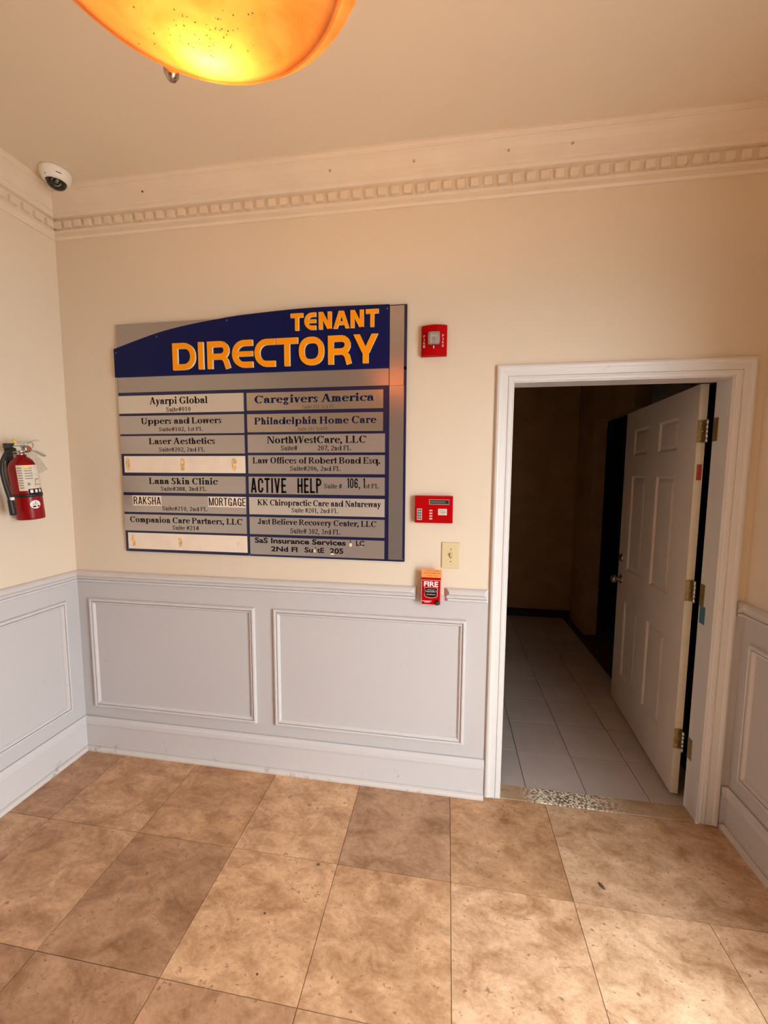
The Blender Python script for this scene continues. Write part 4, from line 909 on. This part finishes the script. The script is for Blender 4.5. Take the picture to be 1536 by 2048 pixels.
bm = bmesh.new(); cylpatch(bm, .56, .72, 1.455, 1.463, er + .0018, n=6); cylpatch(bm, .42, .48, 1.475, 1.481, er + .0018, n=4); obj('red_marking', bm, M['red'], ov)
# valve, handles; u = along the wall (+ to the right in view = towards the corner)
def EV(u, z, o=0): return (ec[0] + o, ec[1] + u, z)
bm = bmesh.new(); lathe(bm, [(.015, 1.700), (.015, 1.712), (.019, 1.714), (.019, 1.722), (.013, 1.726), (.013, 1.742), (0, 1.742)], ec, n=20); box(bm, ec[0] - .011, ec[0] + .011, ec[1] - .040, ec[1] + .032, 1.718, 1.745, bev=.003)
obj('valve', bm, M['steel'], ex)
def plate(bm, pts, w, t_):
    """bent strip through (u,z) points"""
    for (u0, z0), (u1, z1) in zip(pts, pts[1:]):
        g = [EV(u0, z0, -w), EV(u0, z0, w), EV(u1, z1, w), EV(u1, z1, -w)]
        a = [bm.verts.new(p) for p in g]; b = [bm.verts.new((p[0], p[1], p[2] + t_)) for p in g]
        bm.faces.new(a[::-1]); bm.faces.new(b)
        for i in range(4): bm.faces.new((a[i], a[(i + 1) % 4], b[(i + 1) % 4], b[i]))
bm = bmesh.new(); plate(bm, [(-.035, 1.746), (.01, 1.748), (.05, 1.757), (.082, 1.766), (.089, 1.764)], .012, .006); obj('squeeze_lever', bm, M['steel'], ex)
bm = bmesh.new(); plate(bm, [(.0, 1.722), (.035, 1.726), (.07, 1.716), (.100, 1.698), (.110, 1.690)], .012, .006); obj('carry_handle', bm, M['steel'], ex)
bm = bmesh.new(); lathe(bm, [(0, .026), (.013, .026), (.016, .023), (.016, .008), (0, .008)], (ec[0] + .0, ec[1] + .018, 1.728), 'x', 20); gg = obj('pressure_gauge', bm, M['steel'], ex)
bm = bmesh.new(); lathe(bm, [(0, .0265), (.0125, .0265)], (ec[0], ec[1] + .018, 1.728), 'x', 20); obj('gauge_face', bm, mat('gauge_red_face', (.35, .08, .05), .4), gg)
bm = bmesh.new(); tube(bm, [(ec[0] + .022 + .003 * math.sin(a), ec[1] + .030 + .014 * math.cos(a), 1.744 + .016 * math.sin(a)) for a in [2 * math.pi * i / 20 for i in range(21)]], .0016, 6); obj('pin_ring', bm, M['nickel'], ex)
bm = bmesh.new(); tube(bm, [EV(-.030, 1.772, .004), EV(-.018, 1.752, .004), EV(-.006, 1.735, .008)], [.0055, .005, .004], 8); obj('tamper_seal', bm, M['yellow'], ex, label='yellow plastic seal tab')
bm = bmesh.new(); box(bm, ec[0] - .012, ec[0] + .010, ec[1] - .066, ec[1] - .030, 1.733, 1.756, bev=.003); obj('wall_hook', bm, M['black'], ex)
bm = bmesh.new(); box(bm, .0002, .010, ec[1] - .012, ec[1] + .018, 1.56, 1.735, bev=.002); box(bm, .010, .07, ec[1] - .012, ec[1] + .012, 1.706, 1.712)
obj('wall_bracket', bm, M['black'], ex)
hp = [EV(-.034, 1.728, .010), EV(-.056, 1.724, .012), EV(-.080, 1.708, .014), EV(-.100, 1.676, .016), EV(-.108, 1.638, .016), EV(-.107, 1.596, .016), EV(-.102, 1.556, .016), EV(-.096, 1.516, .016), EV(-.094, 1.500, .016)]
bm = bmesh.new(); tube(bm, hp, .0085, 12); hose = obj('hose', bm, M['black'], ex)
bm = bmesh.new(); tube(bm, [EV(-.094, 1.505, .016), EV(-.093, 1.492, .016), EV(-.091, 1.440, .016), EV(-.0905, 1.430, .016)], [.009, .0115, .0125, .0125], 14); obj('nozzle', bm, M['black'], hose)
bm = bmesh.new(); box(bm, ec[0] + .020, ec[0] + .031, ec[1] - .100, ec[1] - .085, 1.499, 1.512, bev=.001); obj('hose_clip', bm, M['white'], ex)
# hanging inspection tag, curled
bm = bmesh.new()
tp = []
for i in range(9):
    t_ = i / 8; tp.append((-.006 + .060 * t_ ** .75, 1.712 - .088 * t_ ** 1.35))
for (u0, z0), (u1, z1), k0, k1 in zip(tp, tp[1:], range(8), range(1, 9)):
    w0, w1 = .014 + .010 * k0 / 8, .014 + .010 * k1 / 8
    bm.faces.new([bm.verts.new(p) for p in (EV(u0 - w0 * .9, z0 - .012, .050), EV(u0 + w0, z0 + .004, .046), EV(u1 + w1, z1 + .004, .046), EV(u1 - w1 * .9, z1 - .012, .052))])
bmesh.ops.remove_doubles(bm, verts=bm.verts, dist=1e-5)
bmesh.ops.solidify(bm, geom=bm.faces[:], thickness=.0006)
tg = obj('inspection_tag', bm, M['tagpaper'], ex, label='curled grey paper inspection tag')
ex.rotation_euler = (math.radians(4.6), 0, 0)

# ------------------------------------------------------------------ dome camera
dc = thing('dome_camera', 'white ceiling dome camera in the left corner above the crown moulding', 'camera', (.205, -.165, ZC))
cc = (.205, -.168, ZC)
bm = bmesh.new(); lathe(bm, [(0, 0), (.062, 0), (.064, -.004), (.064, -.012), (.060, -.026), (.055, -.038), (.049, -.046), (.043, -.050), (.041, -.048), (.039, -.044), (0, -.044)], cc, n=48); obj('camera_housing', bm, M['white'], dc)
bm = bmesh.new(); lathe(bm, [(.0405, -.046)] + [(.040 * math.cos(a), -.046 - .032 * math.sin(a)) for a in [math.pi / 2 * i / 8 for i in range(9)]], cc, n=36); obj('dome_cover', bm, M['blackgloss'], dc, label='dark glossy dome cover')
v = (Vector((2.0726, -1.9541, 1.6172)) - Vector(cc)).normalized()
def sphT(rad, off):
    c0 = Vector((cc[0], cc[1], ZC - .046)) + Vector((v.x * .0335, v.y * .0335, v.z * .030)); a = v.orthogonal().normalized(); b = v.cross(a)
    return lambda p: c0 + a * p.x + b * p.y + v * (p.z + off)
bm = bmesh.new(); lathe(bm, [(0, .006), (.007, .005), (.009, 0), (.009, -.004)], (0, 0, 0), n=20, T=sphT(0, 0)); obj('lens', bm, mat('lens_grey', (.10, .07, .07), .1), dc)
bm = bmesh.new()
for a0, a1 in ((.6, 2.5), (3.7, 5.7)): tube(bm, [sphT(0, 0)(Vector((.0155 * math.cos(t_), .0155 * math.sin(t_), .001))) for t_ in [a0 + (a1 - a0) * i / 8 for i in range(9)]], .0025, 8)
obj('led_ring', bm, mat('led_grey', (.28, .22, .20), .3), dc)
bm = bmesh.new(); lathe(bm, [(.0592, -.028), (.0600, -.028), (.0594, -.0315), (.0586, -.0315)], cc, n=5, a0=-.75, a1=-.40); obj('housing_slot', bm, M['specks'], dc); bm = bmesh.new(); lathe(bm, [(.0545, -.040), (.0555, -.040), (.0548, -.0435), (.054, -.0435)], cc, n=3, a0=-1.6, a1=-1.5); obj('housing_slot', bm, M['specks'], dc)

# ------------------------------------------------------------------ ceiling lamp
lm = thing('ceiling_lamp', 'semi-flush ceiling lamp with glowing amber glass bowl and small metal knob', 'lamp', (LAMP[0], LAMP[1], ZC))
alab = bpy.data.materials.new('amber_alabaster_glass'); alab.use_nodes = True; N, L = nodes(alab); N.remove(N['Principled BSDF'])
g = N.new('ShaderNodeNewGeometry'); nz = N.new('ShaderNodeTexNoise'); nz.inputs['Scale'].default_value = 7; nz.inputs['Detail'].default_value = 6; nz.inputs['Distortion'].default_value = 1.5; L.new(g.outputs['Position'], nz.inputs['Vector'])
rp = N.new('ShaderNodeValToRGB'); e = rp.color_ramp.elements; e[0].position = .32; e[0].color = (.40, .140, .036, 1); e[1].position = .55; e[1].color = (.46, .190, .062, 1); L.new(nz.outputs['Fac'], rp.inputs[0])
tr = N.new('ShaderNodeBsdfTranslucent'); L.new(rp.outputs[0], tr.inputs[0]); df = N.new('ShaderNodeBsdfPrincipled'); L.new(rp.outputs[0], df.inputs['Base Color']); df.inputs['Roughness'].default_value = .2
ms = N.new('ShaderNodeMixShader'); ms.inputs[0].default_value = .28; L.new(tr.outputs[0], ms.inputs[1]); L.new(df.outputs[0], ms.inputs[2]); L.new(ms.outputs[0], N['Material Output'].inputs[0])
R = LAMP_R
bowl = [(R + .002, .004), (R + .003, .001), (R + .001, -.003), (R * .975, -.010), (R * .93, -.020), (R * .895, -.028), (R * .885, -.034), (R * .875, -.033), (R * .865, -.038), (R * .855, -.037)]
bowl += [(R * .85 * q, -.038 - .040 * (1 - q ** 2.2)) for q in [1 - (i + 1) / 14 for i in range(14)]]
bm = bmesh.new(); lathe(bm, bowl, LAMP, n=96); obj('glass_bowl', bm, alab, lm, True, label='glowing amber glass bowl')
bm = bmesh.new(); lathe(bm, [(R + .002, .004), (R, .006), (R - .003, .004), (R - .002, 0)], LAMP, n=96); obj('bowl_rim', bm, alab, lm, True)
ka = math.atan2(.3453, -.2678)
for i in range(3):
    a = ka + 2 * math.pi * i / 3; x, y = LAMP[0] + (R + .001) * math.cos(a), LAMP[1] + (R + .001) * math.sin(a)
    bm = bmesh.new(); lathe(bm, [(0, .012), (.011, .012), (.0125, .006), (.0105, .001), (.0115, -.005), (.0140, -.014), (.0130, -.025), (.0075, -.034), (0, -.037)], (x, y, LAMP[2] + .008), n=24)
    obj('knob', bm, M['nickel'], lm, True, label='small egg shaped metal knob')
    bm = bmesh.new(); tube(bm, [(x, y, LAMP[2]), (x, y, LAMP[2] + .03), (LAMP[0] + .10 * math.cos(a), LAMP[1] + .10 * math.sin(a), LAMP[2] + .42), (LAMP[0] + .06 * math.cos(a), LAMP[1] + .06 * math.sin(a), ZC - .03)], .005, 10); obj('rod', bm, M['nickel'], lm)
bm = bmesh.new(); lathe(bm, [(0, -.035), (.05, -.034), (.075, -.020), (.08, -.004), (.08, 0), (0, 0)], (LAMP[0], LAMP[1], ZC), n=36); obj('canopy', bm, M['nickel'], lm, True)
bm = bmesh.new(); tube(bm, [(LAMP[0], LAMP[1], ZC - .03), (LAMP[0], LAMP[1], LAMP[2] + .04)], .009, 12); box(bm, LAMP[0] - .11, LAMP[0] + .11, LAMP[1] - .012, LAMP[1] + .012, LAMP[2] + .030, LAMP[2] + .042); obj('bulb_bar', bm, M['nickel'], lm)
for i, (bx_, by_, bz_) in enumerate(((1.654, -1.250, 2.366), (1.62, -1.47, 2.36), (1.80, -1.45, 2.36))):
    ld = bpy.data.lights.new('bulb_light', 'POINT'); ld.energy = BULB_W * (1.0 if i else 1.1); ld.color = BULB_C; ld.shadow_soft_size = .028
    lo = bpy.data.objects.new('bulb_light', ld); COL.objects.link(lo); lo.parent = lm; lo.matrix_parent_inverse = Matrix.Translation(-lm.location); lo.location = (bx_, by_, bz_)
bm = bmesh.new()
for i in range(70):
    ra = random.gauss(0, .05); rb = random.gauss(0, .03); x = LAMP[0] - .035 + ra; y = LAMP[1] + .10 + rb
    rr = min(math.hypot(x - LAMP[0], y - LAMP[1]), R * .8); z = LAMP[2] - .038 - .040 * (1 - (rr / (R * .85)) ** 2.2) - .0006
    s_ = random.uniform(.0006, .0012); bm.faces.new([bm.verts.new((x + s_ * math.cos(k * math.pi / 3), y + s_ * 1.4 * math.sin(k * math.pi / 3), z - .0002)) for k in range(6)])
obj('insect_specks', bm, M['specks'], lm, kind='stuff')

# ------------------------------------------------------------------ scraps on the floor
def scrap(x, y, l, w_, a, label, name='floor_scrap', col=None):
    bm = bmesh.new(); c, s = math.cos(a), math.sin(a); n = 12
    T = lambda p: Vector((x + p.x * c - p.y * s, y + p.x * s + p.y * c, p.z))
    top_ = [bm.verts.new(T(Vector((l / 2 * math.cos(2 * math.pi * k / n) * random.uniform(.85, 1.05), w_ / 2 * math.sin(2 * math.pi * k / n), .0003)))) for k in range(n)]
    mid = [bm.verts.new(T(Vector((l / 3 * math.cos(2 * math.pi * k / n), w_ / 3.2 * math.sin(2 * math.pi * k / n), w_ * .35)))) for k in range(n)]
    for k in range(n): bm.faces.new((top_[k], top_[(k + 1) % n], mid[(k + 1) % n], mid[k]))
    bm.faces.new(mid); bm.faces.new(top_[::-1])
    obj(name, bm, col or M['specks'], label=label, category='debris', group='scraps on the stone floor')
scrap(2.708, -.383, .034, .015, 2.1, 'dark curled scrap on the big pale floor tile before the door')
scrap(1.575, -.478, .015, .010, .5, 'dark crumb at the tile corner left of the middle')
scrap(1.439, -.690, .009, .008, .3, 'dark round crumb on the pale tile, upper of two')
scrap(1.496, -.866, .008, .007, 1.2, 'dark round crumb on the pale tile, lower of two')
chip = mat('tan_chip', (.30, .20, .09), .8)
scrap(1.328, -.161, .030, .012, .9, 'tan flake on the pale tile near the baseboard, left of two', col=chip)
scrap(1.439, -.195, .022, .012, -.3, 'tan flake on the pale tile near the baseboard, right of two', col=chip)
